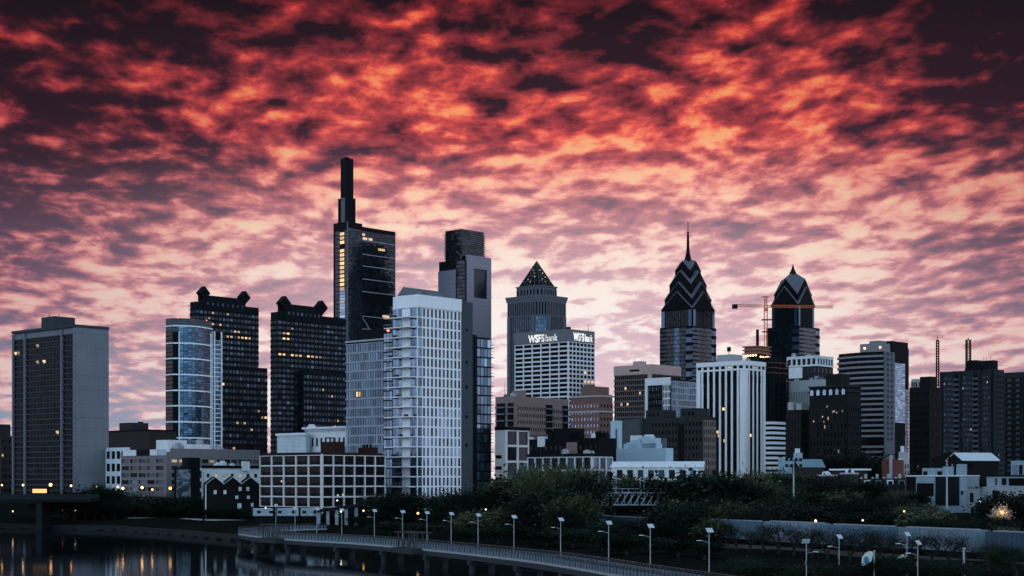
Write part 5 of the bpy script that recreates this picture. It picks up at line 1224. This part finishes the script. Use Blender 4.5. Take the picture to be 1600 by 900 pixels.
# ================================================================== freight train on the riverside track
TR0, TR1 = Vector((8, 369)), Vector((96, 185.5)); td = (TR1 - TR0).normalized(); ta = math.atan2(td.y, td.x)
bed = MB(); n_ = Vector((td.y, -td.x)); a, b_ = TR0 - td * 400, TR1 + td * 400
q = [a - n_ * 2.6, b_ - n_ * 2.6, b_ + n_ * 2.6, a + n_ * 2.6]
bed.hexa([(p.x, p.y, 1.5) for p in q] + [(p.x, p.y, 3.35) for p in q]); tag(bed.build('track_bed', solid('ballast', (.05, .048, .046), var=.3)), kind='structure')
q = MB()
for s_ in (-.72, .72): aa, bb = a + n_ * s_, b_ + n_ * s_; q.hexa([(*(aa - n_ * .04), 3.352), (*(bb - n_ * .04), 3.352), (*(bb + n_ * .04), 3.352), (*(aa + n_ * .04), 3.352), (*(aa - n_ * .04), 3.5), (*(bb - n_ * .04), 3.5), (*(bb + n_ * .04), 3.5), (*(aa + n_ * .04), 3.5)])
tag(q.build('rails', darkm), kind='structure')
def wagon(label, s0, L, mat, hgt, kind):
    c = TR0 + td * (s0 + L / 2); r = empty('freight_wagon', (c.x, c.y, 3.5), label, 'freight wagon', 'wagons of the freight train', ta); w = 1.5
    q = MB()
    if kind == 'hopper':
        pts = [(-w, 1.5), (-w, hgt - .5), (-w * .8, hgt), (w * .8, hgt), (w, hgt - .5), (w, 1.5), (w * .5, .7), (-w * .5, .7)]
        n = len(pts); q.v = [(-L / 2 + .6, y, z) for y, z in pts] + [(L / 2 - .6, y, z) for y, z in pts]; q.f = [tuple(range(n)), tuple(range(2 * n - 1, n - 1, -1))] + [(i, n + i, n + (i + 1) % n, (i + 1) % n) for i in range(n)]
        for i in range(12): x = -L / 2 + 1 + i * (L - 2) / 11; q.box(x - .06, x + .06, -w - .06, -w + .005, 1.5, hgt - .55)
    else:
        q.box(-L / 2 + .4, L / 2 - .4, -w, w, .9, hgt)
        for i in range(15): x = -L / 2 + .8 + i * (L - 1.6) / 14; q.box(x - .05, x + .05, -w - .05, -w + .005, 1.0, hgt - .1)
    q.build('body', mat, r)
    q = MB(); q.box(-L / 2 + 1, L / 2 - 1, -.5, .5, hgt + .001, hgt + .14); q.build('roof_walk', steel, r)
    q = MB(); q.box(-L / 2, L / 2, -1.1, 1.1, .62, .9) if kind == 'box' else q.box(-L / 2, L / 2, -.4, .4, .55, .72); q.build('underframe', darkm, r)
    for x in (-L / 2 + 2.4, L / 2 - 2.4):
        q = MB(); q.box(x - 1.4, x + 1.4, -1.0, 1.0, .3, .6); bg = q.build('bogie', darkm, r)
        for dx_ in (-.85, .85):
            for y in (-.8, .8): q = MB(); q.tube((x + dx_, y - .07, .46), (x + dx_, y + .07, .46), .45, n=12); q.build('wheel', darkm, bg)
wc = [solid('wagon_pale_blue', (.055, .092, .128), var=.14, streak=.3), solid('wagon_white', (.10, .145, .18), var=.14, streak=.3), solid('wagon_maroon', (.010, .006, .007), var=.2), solid('wagon_blue', (.030, .055, .080), var=.15)]
seq = [('pale box wagon partly hidden behind the big dark trees at the back of the train', 18, 0, 4.2, 'box'), ('dull blue box wagon lost among the trees, second from the back', 18, 3, 4.0, 'box'), ('dark box wagon deep in the tree shade, third from the back', 17, 2, 4.0, 'box'), ('pale blue box wagon, clear of the trees right of the last boardwalk lamp', 19, 0, 4.2, 'box'), ('white hopper wagon seen through the first bare trees', 17, 1, 4.3, 'hopper'), ('pale blue hopper wagon seen behind the plain steel banner post', 17, 0, 4.2, 'hopper'), ('white box wagon with a bright side behind the close pair of lamp posts', 18, 1, 4.2, 'box'), ('dull blue box wagon behind the last bare trees', 16, 3, 4.1, 'box'), ('dark maroon wagon leaving a gap in the pale row, near the right edge', 16, 2, 3.6, 'box'), ('pale blue wagon cut by the right frame edge', 19, 0, 4.2, 'box')]
s0 = 10
for lab, L, mi, hg, kd in seq: wagon(lab, s0, L, wc[mi], hg, kd); s0 += L + 1.7

# ================================================================== signal bridge over the tracks
Yg = 350; r = empty('signal_bridge', (xat(980, Yg), Yg, ground(xat(980, Yg), Yg)), 'pale steel truss signal bridge above the railway among the trees', 'signal bridge'); gz = r.location.z
hw = (1040 - 922) / 2 / F * Yg; zb_, zt_ = zat(789, Yg) - gz, zat(770, Yg) - gz
pal = solid('pale_steel', (.30, .34, .38), rough=.5, metal=.2, var=.1); q = MB()
for y in (-.8, .8):
    q.tube((-hw, y, zb_), (hw, y, zb_), .14, n=4); q.tube((-hw + 1.0, y, zt_), (hw, y, zt_), .14, n=4)
    for i in range(10): x = -hw + 1 + i * (2 * hw - 2) / 10; q.tube((x, y, zb_), (x + 1.7, y, zt_), .09, n=4); q.tube((x + .85, y, zb_), (x + .85, y, zt_), .05, n=4)
q.build('truss', pal, r)
q = MB(); zr = zat(763.5, Yg) - gz
q.tube((-hw + 1.5, -.9, zr), (hw - 1, -.9, zr), .05, n=4)
for i in range(11): x = -hw + 1.5 + i * (2 * hw - 2.5) / 10; q.tube((x, -.9, zt_), (x, -.9, zr), .05, n=4)
q.build('handrail', pal, r)
for px, y0 in ((930, 742), (957, 739)):
    x = (px - 981) / F * Yg; q = MB(); ztop = zat(y0, Yg) - gz
    for dx_ in (0, .9): q.tube((x + dx_, -.7, zt_), (x + dx_, -.7, ztop), .06, n=4)
    for i in range(8): z = zt_ + (ztop - zt_) * i / 8; q.tube((x, -.7, z), (x + .9, -.7, z), .05, n=4)
    q.build('ladder', pal, r)
    for zz in (y0 + 3, y0 + 21, y0 + 43):
        if px == 930 and zz < 746: pass
        q = MB(); z = zat(zz, Yg) - gz; q.tube((x - .3, -1.3, z), (x - .3, -1.0, z), .55, n=12); q.tube((x - .3, -1.3, z - .9), (x - .3, -1.0, z - .9), .45, n=12); q.tube((x - .3, -.99, z - .5), (x - .3, -.7, z - .5), .08, n=5); q.build('signal_head', darkm, r)
x = (1004 - 981) / F * Yg; q = MB(); ztop = zat(746, Yg) - gz
for dx_ in (-.4, .4): q.tube((x + dx_, -.7, zt_), (x + dx_, -.7, ztop), .06, n=4)
for z in (zr, ztop - .7, ztop): q.tube((x - .4, -.7, z), (x + .4, -.7, z), .06, n=4)
q.tube((x, -.7, ztop - .8), (x + 1.1, -.7, ztop - .8), .06, n=4); q.build('cage', pal, r)
for x in (-hw + .5, hw - .5): q = MB(); lattice(q, (x, 0, -1), (x, 0, zb_), .5, .7, 7, .1); q.build('leg', pal, r)

# ================================================================== floodlight masts
for px, yb, yt, Y, lab in ((1240, 826, 719, 345, 'tall steel floodlight mast before the old hotel'), (1479.5, 835, 717, 318, 'tall steel floodlight mast in front of the white townhouses')):
    x = xat(px, Y); z = ground(x, Y); r = empty('floodlight_mast', (x, Y, z), lab, 'floodlight mast', 'floodlight masts'); h = zat(yt, Y) - z
    q = MB(); q.tube((0, 0, -.5), (0, 0, h), .24, .13, 8); q.build('pole', solid('mast_steel', (.22, .27, .30), rough=.5, metal=.4), r)
    for k in (0, 1): q = MB(); q.box(-1.7, 1.7, -.08, .08, h - .2 - k * 1.3, h - .05 - k * 1.3); q.build('cross_arm', darkm, r)
    for k in (0, 1):
        for dx_ in (-1.5, -.55, .55, 1.5): q = MB(); z_ = h - .1 - k * 1.3; q.hexa([(dx_ - .25, -.5, z_), (dx_ + .25, -.5, z_), (dx_ + .3, -.1, z_ - .1), (dx_ - .3, -.1, z_ - .1), (dx_ - .25, -.4, z_ + .55), (dx_ + .25, -.4, z_ + .55), (dx_ + .3, 0, z_ + .5), (dx_ - .3, 0, z_ + .5)]); q.build('floodlight', darkm, r)

# ================================================================== houses on the right
bluew = solid('blue_white_cladding', (.17, .225, .27), var=.08, joints=(1.1, .04))
def panels(b, lst):
    for x0, x1, y0, y1, mat, nm in lst:
        q = MB(); q.box(-.18, -.01, b.ul(x1), b.ul(x0), b.z(y1), b.z(y0)); b.add(nm, q, mat)
b = Bd('modern white townhouse with black glass panels and a tall white corner tower', 1511, 1415, 1530, 744, 352, bluew, 'townhouse', 'house', zb=5)
panels(b, [(1416, 1431, 745, 800, G_blk, 'window'), (1433, 1459, 755, 775, G_blk, 'window'), (1462, 1499, 745, 790, G_blk, 'window'), (1502, 1505, 767, 773, G_blk, 'window')])
for x0, x1, y in ((1436, 1468, 731), (1468.1, 1495, 725)): b.m('roof_room', bluew).box(1.5, b.b - 1, b.ul(x1), b.ul(x0), b.h, b.z(y))
for x0, x1, y0, y1 in ((1438, 1444, 736, 743), (1460, 1467, 736, 743), (1486, 1489, 728, 743)): q = MB(); q.box(1.35, 1.49, b.ul(x1), b.ul(x0), b.z(y1), b.z(y0)); b.add('window', q, G_blk)
b.m('coping', white).box(-.15, b.b, -.15, b.a, b.h + .001, b.h + .22)
b.done()
b = Bd('narrow grey townhouse annex with two black windows beside the white corner tower', 1530, 1512, 1545, 763, 345, solid('grey_render', (.15, .175, .20), var=.1), 'townhouse', 'house', zb=5)
panels(b, [(1516, 1521, 770, 785, G_blk, 'window'), (1518, 1522, 792, 803, G_blk, 'window'), (1524, 1528, 792, 803, G_blk, 'window')]); b.m('coping', greyw).box(-.2, b.b, -.2, b.a, b.h, b.h + .25); b.done()
b = Bd('stepped white and blue clad house with dark windows at the right frame edge', 1650, 1534, 1668, 761, 335, solid('pale_grey_render', (.20, .215, .235), var=.1), 'townhouse', 'house', zb=5)
m1 = zat(744, 335) - 5; m2 = zat(719, 335) - 5
b.m('upper_storey', bluew).box(.8, b.b, .5, b.ul(1539), b.h, m1); b.m('top_storey', bluew).box(1.8, b.b, .5, b.ul(1574), m1 + .3, m2); b.m('coping', darkm).box(.4, b.b, .3, b.ul(1537), m1, m1 + .299)
for x0, x1, y0, y1, d_ in ((1551, 1556, 766, 784, -.12), (1551, 1562, 767, 782, -.1), (1553, 1555, 747, 758, .68), (1563, 1570, 747, 758, .68), (1574, 1599, 747, 759, .68), (1577, 1584, 726, 741, 1.68), (1587, 1592, 726, 741, 1.68)):
    if x1 == 1556: continue
    q = MB(); q.box(d_, d_ + .11, b.ul(x1), b.ul(x0), b.z(y1), b.z(y0)); b.add('window', q, G_blk if x0 != 1577 else G_blue)
b.done()
def gabled(name, label, px, ybase, Y, w, dp, hh, hr, wallm, roofm, rz, cat='house', wins=(), chim=None, grp=None, down=8):
    r = empty(name, P(px, ybase, Y), label, cat, grp, rz); q = MB(); q.box(-w / 2, w / 2, 0, dp, -down, hh)
    q.poly([(-w / 2, 0, hh), (w / 2, 0, hh), (w / 2, dp / 2, hh + hr), (-w / 2, dp / 2, hh + hr)]) if False else None
    q.poly([(w / 2, 0, hh), (w / 2, dp, hh), (w / 2, dp / 2, hh + hr)]); q.poly([(-w / 2, dp, hh), (-w / 2, 0, hh), (-w / 2, dp / 2, hh + hr)]); q.build('wall', wallm, r)
    q = MB(); q.hexa([(-w / 2 - .2, -.4, hh - .1), (w / 2 + .2, -.4, hh - .1), (w / 2 + .2, dp / 2, hh + hr), (-w / 2 - .2, dp / 2, hh + hr), (-w / 2 - .2, -.4, hh + .1), (w / 2 + .2, -.4, hh + .1), (w / 2 + .2, dp / 2, hh + hr + .22), (-w / 2 - .2, dp / 2, hh + hr + .22)])
    q.hexa([(-w / 2 - .2, dp / 2, hh + hr), (w / 2 + .2, dp / 2, hh + hr), (w / 2 + .2, dp + .4, hh - .1), (-w / 2 - .2, dp + .4, hh - .1), (-w / 2 - .2, dp / 2, hh + hr + .22), (w / 2 + .2, dp / 2, hh + hr + .22), (w / 2 + .2, dp + .4, hh + .1), (-w / 2 - .2, dp + .4, hh + .1)]); rf = q.build('roof', roofm, r)
    if chim: q = MB(); q.box(chim - .4, chim + .4, dp / 2 - .5, dp / 2 + .5, hh + hr * .7, hh + hr + 1.3); q.box(chim - .5, chim + .5, dp / 2 - .6, dp / 2 + .6, hh + hr + 1.3, hh + hr + 1.5); q.build('chimney', conc, rf)
    for x, z, ww, wh in wins: q = MB(); q.box(x - ww / 2, x + ww / 2, -.12, -.01, z - wh / 2, z + wh / 2); q.build('window', G_blk, r)
    return r
gabled('gabled_hall', 'dark hall with a pale metal roof behind the white townhouses', 1532, 732, 440, 11, 9, 2.2, 2.0, dkbrick, solid('pale_roof', (.42, .47, .50), rough=.6, var=.08), R(12), 'hall', [(-3, .8, 1.5, 1)])
gabled('gabled_hall', 'low dark gabled hall left of the pale roofed one', 1508, 735, 455, 6, 9, 3.2, 1.8, dkbrick, darkm, R(80), 'hall')
rng = random.Random(5)
for i, (px, lab) in enumerate(((1338, 'dark brick row house at the left end of the short row with pale parapets'), (1356, 'row house second from the left in the short row with pale parapets'), (1374, 'row house in the middle of the short row with pale parapets'), (1392, 'row house second from the right in the short row with pale parapets'), (1410, 'row house at the right end of the short row beside the modern townhouse'))):
    Y = 425 - i * 3; r = empty('row_house', P(px, 762, Y), lab, 'house', 'row houses with pale parapets', R(-8)); w = 3.05; q = MB()
    q.v = [(-w + 1.5, 0, -6), (1.5, 0, -6), (1.5, 8, -6), (-w + 1.5, 8, -6), (-w + 1.5, 0, .6), (1.5, 0, .6), (1.5, 3, 2.4), (-w + 1.5, 3, 2.4), (1.5, 8, 2.4), (-w + 1.5, 8, 2.4)]
    q.f = [(0, 1, 5, 4), (4, 5, 6, 7), (7, 6, 8, 9), (0, 4, 7, 9, 3), (1, 2, 8, 6, 5), (2, 3, 9, 8), (0, 3, 2, 1)]; q.build('wall', dkbrick if i % 2 == 0 else brown, r)
    q = MB(); x = 1.5; q.hexa([(x, -.2, -.5), (x + .3, -.2, -.5), (x + .3, 3.2, 2.2), (x, 3.2, 2.2), (x, -.2, .9), (x + .3, -.2, .9), (x + .3, 3.2, 2.8), (x, 3.2, 2.8)]); q.box(x, x + .3, 3.21, 8, 2.2, 2.8); q.build('parapet', solid('pale_parapet', (.25, .28, .31)), r)
    q = MB(); q.box(-.9, .7, .5, 3, .7, 2.0); q.build('dormer', white if i in (1, 3) else greyw, r); q = MB(); q.box(-.6, .4, .36, .49, .9, 1.7); q.build('window', G_blk, r)
    q = MB(); q.box(-.4, .3, 6, 6.7, 2.41, 3.6); q.build('chimney', conc, r)
b = Bd('low block with a long white flat roof left of the row houses', 1348, 1300, 1356, 735, 450, brown, 'low_building', zb=6)
b.m('roof', white).box(-.8, b.b + .5, -.8, b.a + .5, b.h, b.h + .5); b.grid(b.L(), b.h - 4, b.h - .3, 6, 1, .5, .5, .25, gm=G_blk); b.done()
b = Bd('pale blue box shed behind the left floodlight mast', 1246, 1216, 1254, 716, 520, solid('dull_blue_cladding', (.20, .28, .34), var=.1), 'shed', zb=7); b.m('step', MATS['dull_blue_cladding']).box(.5, b.b, 0, b.a * .25, b.h, b.h + 1.8); b.m('rooftop_unit', white).box(.5, 2, .3, 1.3, b.h + 1.8, b.h + 3.2); b.done()
gabled('gabled_house', 'small house with a slate blue pitched roof right of the pale blue box shed', 1268, 733, 480, 8, 7, .6, 2.2, brown, solid('slate_blue', (.12, .17, .21), var=.15), R(6))
for i, (px, yt, w_, Y, lab) in enumerate(((1325, 741, 26, 415, 'cluttered low roof with white vents below the old hotel'), (1290, 744, 30, 412, 'flat dark roofed house with white roof boxes right of the slate roof'))):
    b = Bd(lab, px + 8, px - w_ / 2, px + w_ / 2 + 4, yt, Y, brown, 'low_building', 'house', zb=6); b.clutter(7, 1.3, white); b.clutter(3, 1.2, darkm); b.parapet(.4, .3, conc); b.done()
b = Bd('small red brick block with a pale chimney stack under the rounded ribbon tower', 1396, 1378, 1412, 718, 560, solid('deep_red_brick', (.09, .032, .028), var=.2), 'low_building', zb=7)
q = MB(); q.box(-1.2, -.2, b.ul(1395), b.ul(1392), 0, b.h + 1.5); b.add('chimney', q, steel); b.done()
b = Bd('small building with a white balustrade right of the red brick block', 1412, 1404, 1420, 706, 600, conc, 'low_building', zb=7)
b.m('balustrade', white).box(-.3, 0, 0, b.a, b.h - 3.4, b.h - 2.6); b.grid(b.L(), 2, b.h - 4, 2, 5, .6, .6, .3, gm=G_dark); b.grid(b.Rr(), 2, b.h - 4, 2, 5, .6, .6, .3, gm=G_dark); b.roofbox(1406, 1412, 697, mat=white); b.done()

# ================================================================== left bank: bridge, street lamps, kiosk
br = empty('road_bridge', (-150, 498, 0), 'dark flat road bridge reaching in from the left frame edge', 'bridge', rz=R(4)); dkc = solid('bridge_concrete', (.005, .007, .009), var=.2, streak=.4)
q = MB(); q.box(-260, 20, -7, 7, 8.6, 9.9); q.build('deck', dkc, br); q = MB(); q.box(-260, 20, -7.3, -7.01, 9.3, 10.9); q.build('parapet', solid('bridge_parapet', (.010, .012, .015)), br); q = MB(); q.box(-260, 20, 7.01, 7.3, 9.3, 10.9); q.build('parapet', MATS['bridge_parapet'], br)
for x in (4, -42, -90): q = MB(); q.box(x - .9, x + .9, -6, 6, -3, 8.59); q.build('pier', solid('bridge_pier', (.007, .010, .013), var=.2, streak=.5), br)
def street_lamp(px, y, Y, lab, r_=.42, bulb=None, grp='street lamps along the left bank', pole_to=None):
    x, z = xat(px, Y), zat(y, Y); gz = ground(x, Y) if pole_to is None else pole_to; r = empty('street_lamp', (x, Y, gz), lab, 'street lamp', grp)
    q = MB(); q.tube((0, 0, -.2), (0, 0, z - gz - r_), .1, .07, 6); q.build('pole', darkm, r); q = MB(); q.ball((0, 0, z - gz), r_, 10, 6); q.build('globe', bulb or BULB, r); q = MB(); q.lathe((0, 0, z - gz - r_ - .12), [(.12, 0), (.2, .08), (.12, .16)], 6); q.build('collar', darkm, r)
    return r
for px, y, lab in ((3, 758, 'at the left frame edge'), (36, 758, 'before the left edge of the slab tower'), (79, 757.5, 'before the middle of the slab tower'), (111, 759, 'before the right corner of the slab tower'), (151, 761, 'before the blank end wall of the slab tower'), (184, 761, 'left of the white frame block corner'), (192, 763, 'at the left corner of the grey pink office'), (222, 762, 'before the middle of the grey pink office'), (238, 765, 'before the right half of the grey pink office'), (266, 763, 'beside the dark mural')):
    street_lamp(px, y, 538, 'glowing orange street lamp ' + lab, (.55 if px in (79, 266) else .28 + (px * 7 % 5) * .04))
for px, y, lab, c, r_ in ((105, 786, 'small white lamp low on the bank beside the bridge pier', BULBW, .3), (118, 797, 'small lamp lowest on the left bank', BULBW, .3), (246, 796, 'small lamp in the trees below the grey pink office', BULBW, .35), (282, 795, 'bright small lamp in the trees below the mural', BULBW, .45), (317, 800, 'small lamp below the gabled house', BULB, .4), (20, 799, 'faint lamp under the bridge', BULB, .25), (99, 797, 'small red lamp beside the bridge pier', REDL, .3), (336, 798, 'tiny lamp before the gabled house corner', BULBW, .25)):
    street_lamp(px, y, 522, lab, r_, c, 'small lamps low on the left bank')
for px, y, Y, lab, c, r_ in ((1439, 818.5, 300, 'bright white globe lamp in the dark trees above the train', BULBW, .42), (1187, 798, 330, 'small twin lamp in the dark belt, upper one', BULBW, .2), (1192, 803, 326, 'small twin lamp in the dark belt, lower one', BULBW, .2), (1268, 811, 300, 'white lamp pair above the pale wagons, left one', BULBW, .22), (1274.5, 814, 296, 'white lamp pair above the pale wagons, right one', BULBW, .22), (1348, 813, 290, 'single small lamp above the wagons right of the lamp pair', BULBW, .18), (1228, 808, 310, 'tiny lamp left of the floodlight mast foot', BULBW, .15), (1413, 799, 300, 'tiny warm lamp deep in the dark trees', BULB, .18),
    (533, 799, 425, 'small lamp under the viaduct edge', BULBW, .25), (568, 798, 410, 'small warm lamp right of the viaduct', BULB, .25), (653, 802, 380, 'warm lamp in the bushes below the white tower', BULB, .3), (590, 781, 440, 'tiny lamp beside the right corner of the loft block', BULBW, .22), (759, 796, 350, 'small lamp right of the white tower foot', BULBW, .2), (415, 793.5, 455, 'small lamp before the left corner of the loft block', BULBW, .22), (527, 782, 445, 'lamp before the lower floors of the loft block', BULBW, .2), (1531, 784, 320, 'small lamp between the two white houses', BULBW, .22)):
    street_lamp(px, y, Y, lab, r_, c, 'scattered lamps among the trees')
q = street_lamp(1565, 800, 301, 'warm lamp half hidden inside the pale blossoming tree', .3, BULB, None); pl_.energy = 200; pl_.color = (1, .62, .3); pl_.shadow_soft_size = .4; po.location = (xat(1565, 299), 298.5, zat(801, 299))
r = empty('lit_kiosk', P(62, 775, 520), 'small kiosk with a glowing orange front on the bridge before the slab tower', 'kiosk'); q = MB(); q.box(-2.6, 2.6, 0, 2.4, -2, 2.6); q.build('body', darkm, r); q = MB(); q.box(-2.3, 2.3, -.1, -.01, 1.0, 2.3); q.build('lit_front', glow('kiosk_glow', (1, .5, .16), 1.3), r); q = MB(); q.box(-3, 3, -.6, 2.8, 2.601, 2.8); q.build('roof', darkm, r)
r = empty('white_van', (xat(142, 585), 585, ground(xat(142, 585), 585)), 'small white van parked before the blank end wall', 'van'); q = MB(); q.hexa([(-2.4, -.9, .4), (2.4, -.9, .4), (2.4, .9, .4), (-2.4, .9, .4), (-2.3, -.8, 2.2), (1.5, -.8, 2.2), (1.5, .8, 2.2), (-2.3, .8, 2.2)]); q.build('body', white, r)
q = MB(); q.box(-.2, 1.4, -.93, -.88, 1.3, 1.9); q.build('window', G_blk, r)
for x in (-1.5, 1.5):
    for y in (-.85, .85): q = MB(); q.tube((x, y - .1, .38), (x, y + .1, .38), .38, n=10); q.build('wheel', darkm, r)
# white trailers below the loft block
for px, w_, lab in ((414, 6.5, 'white site trailer below the left corner of the loft block'), (448, 7.5, 'white site trailer in the middle of the row under the loft block'), (484, 6.0, 'white site trailer nearest the viaduct')):
    Y = 432; r = empty('site_trailer', (xat(px, Y), Y, zat(809, Y)), lab, 'trailer', 'white site trailers'); q = MB(); q.box(-w_ / 2, w_ / 2, 0, 2.4, .5, 2.4); q.build('body', solid('trailer_white', (.22, .27, .31), var=.12), r); q = MB(); q.box(-w_ / 2 - .1, w_ / 2 + .1, -.1, 2.5, 2.401, 2.5); q.build('roof', white, r)
    for x in (-w_ * .25, w_ * .25): q = MB(); q.box(x - .5, x + .5, -.07, -.01, 1.2, 1.9); q.build('window', G_blk, r)
    q = MB(); q.box(-w_ / 2 + .4, w_ / 2 - .4, .3, 2.1, -1.5, .499); q.build('skirt', darkm, r)
# stub of viaduct on tall piers
Y = 428; r = empty('viaduct', (xat(530, Y), Y, 2), 'short dark viaduct stub on pale concrete piers before the loft block', 'viaduct', rz=R(8)); q = MB()
q.hexa([(-6.5, 0, 4.6), (12, 0, 6.9), (12, 5, 6.9), (-6.5, 5, 4.6), (-6.5, 0, 5.3), (12, 0, 7.8), (12, 5, 7.8), (-6.5, 5, 5.3)]); q.build('deck', dkc, r)
for x in (-5.4, -3.0, -.6, 1.9, 4.6):
    q = MB(); zt = 4.6 + (x + 6.5) / 18.5 * 2.3; q.box(x - .42, x + .42, .6, 4.4, -1.5, zt - .01); q.build('pier', solid('pale_pier', (.20, .23, .26), var=.15, streak=.4), r)
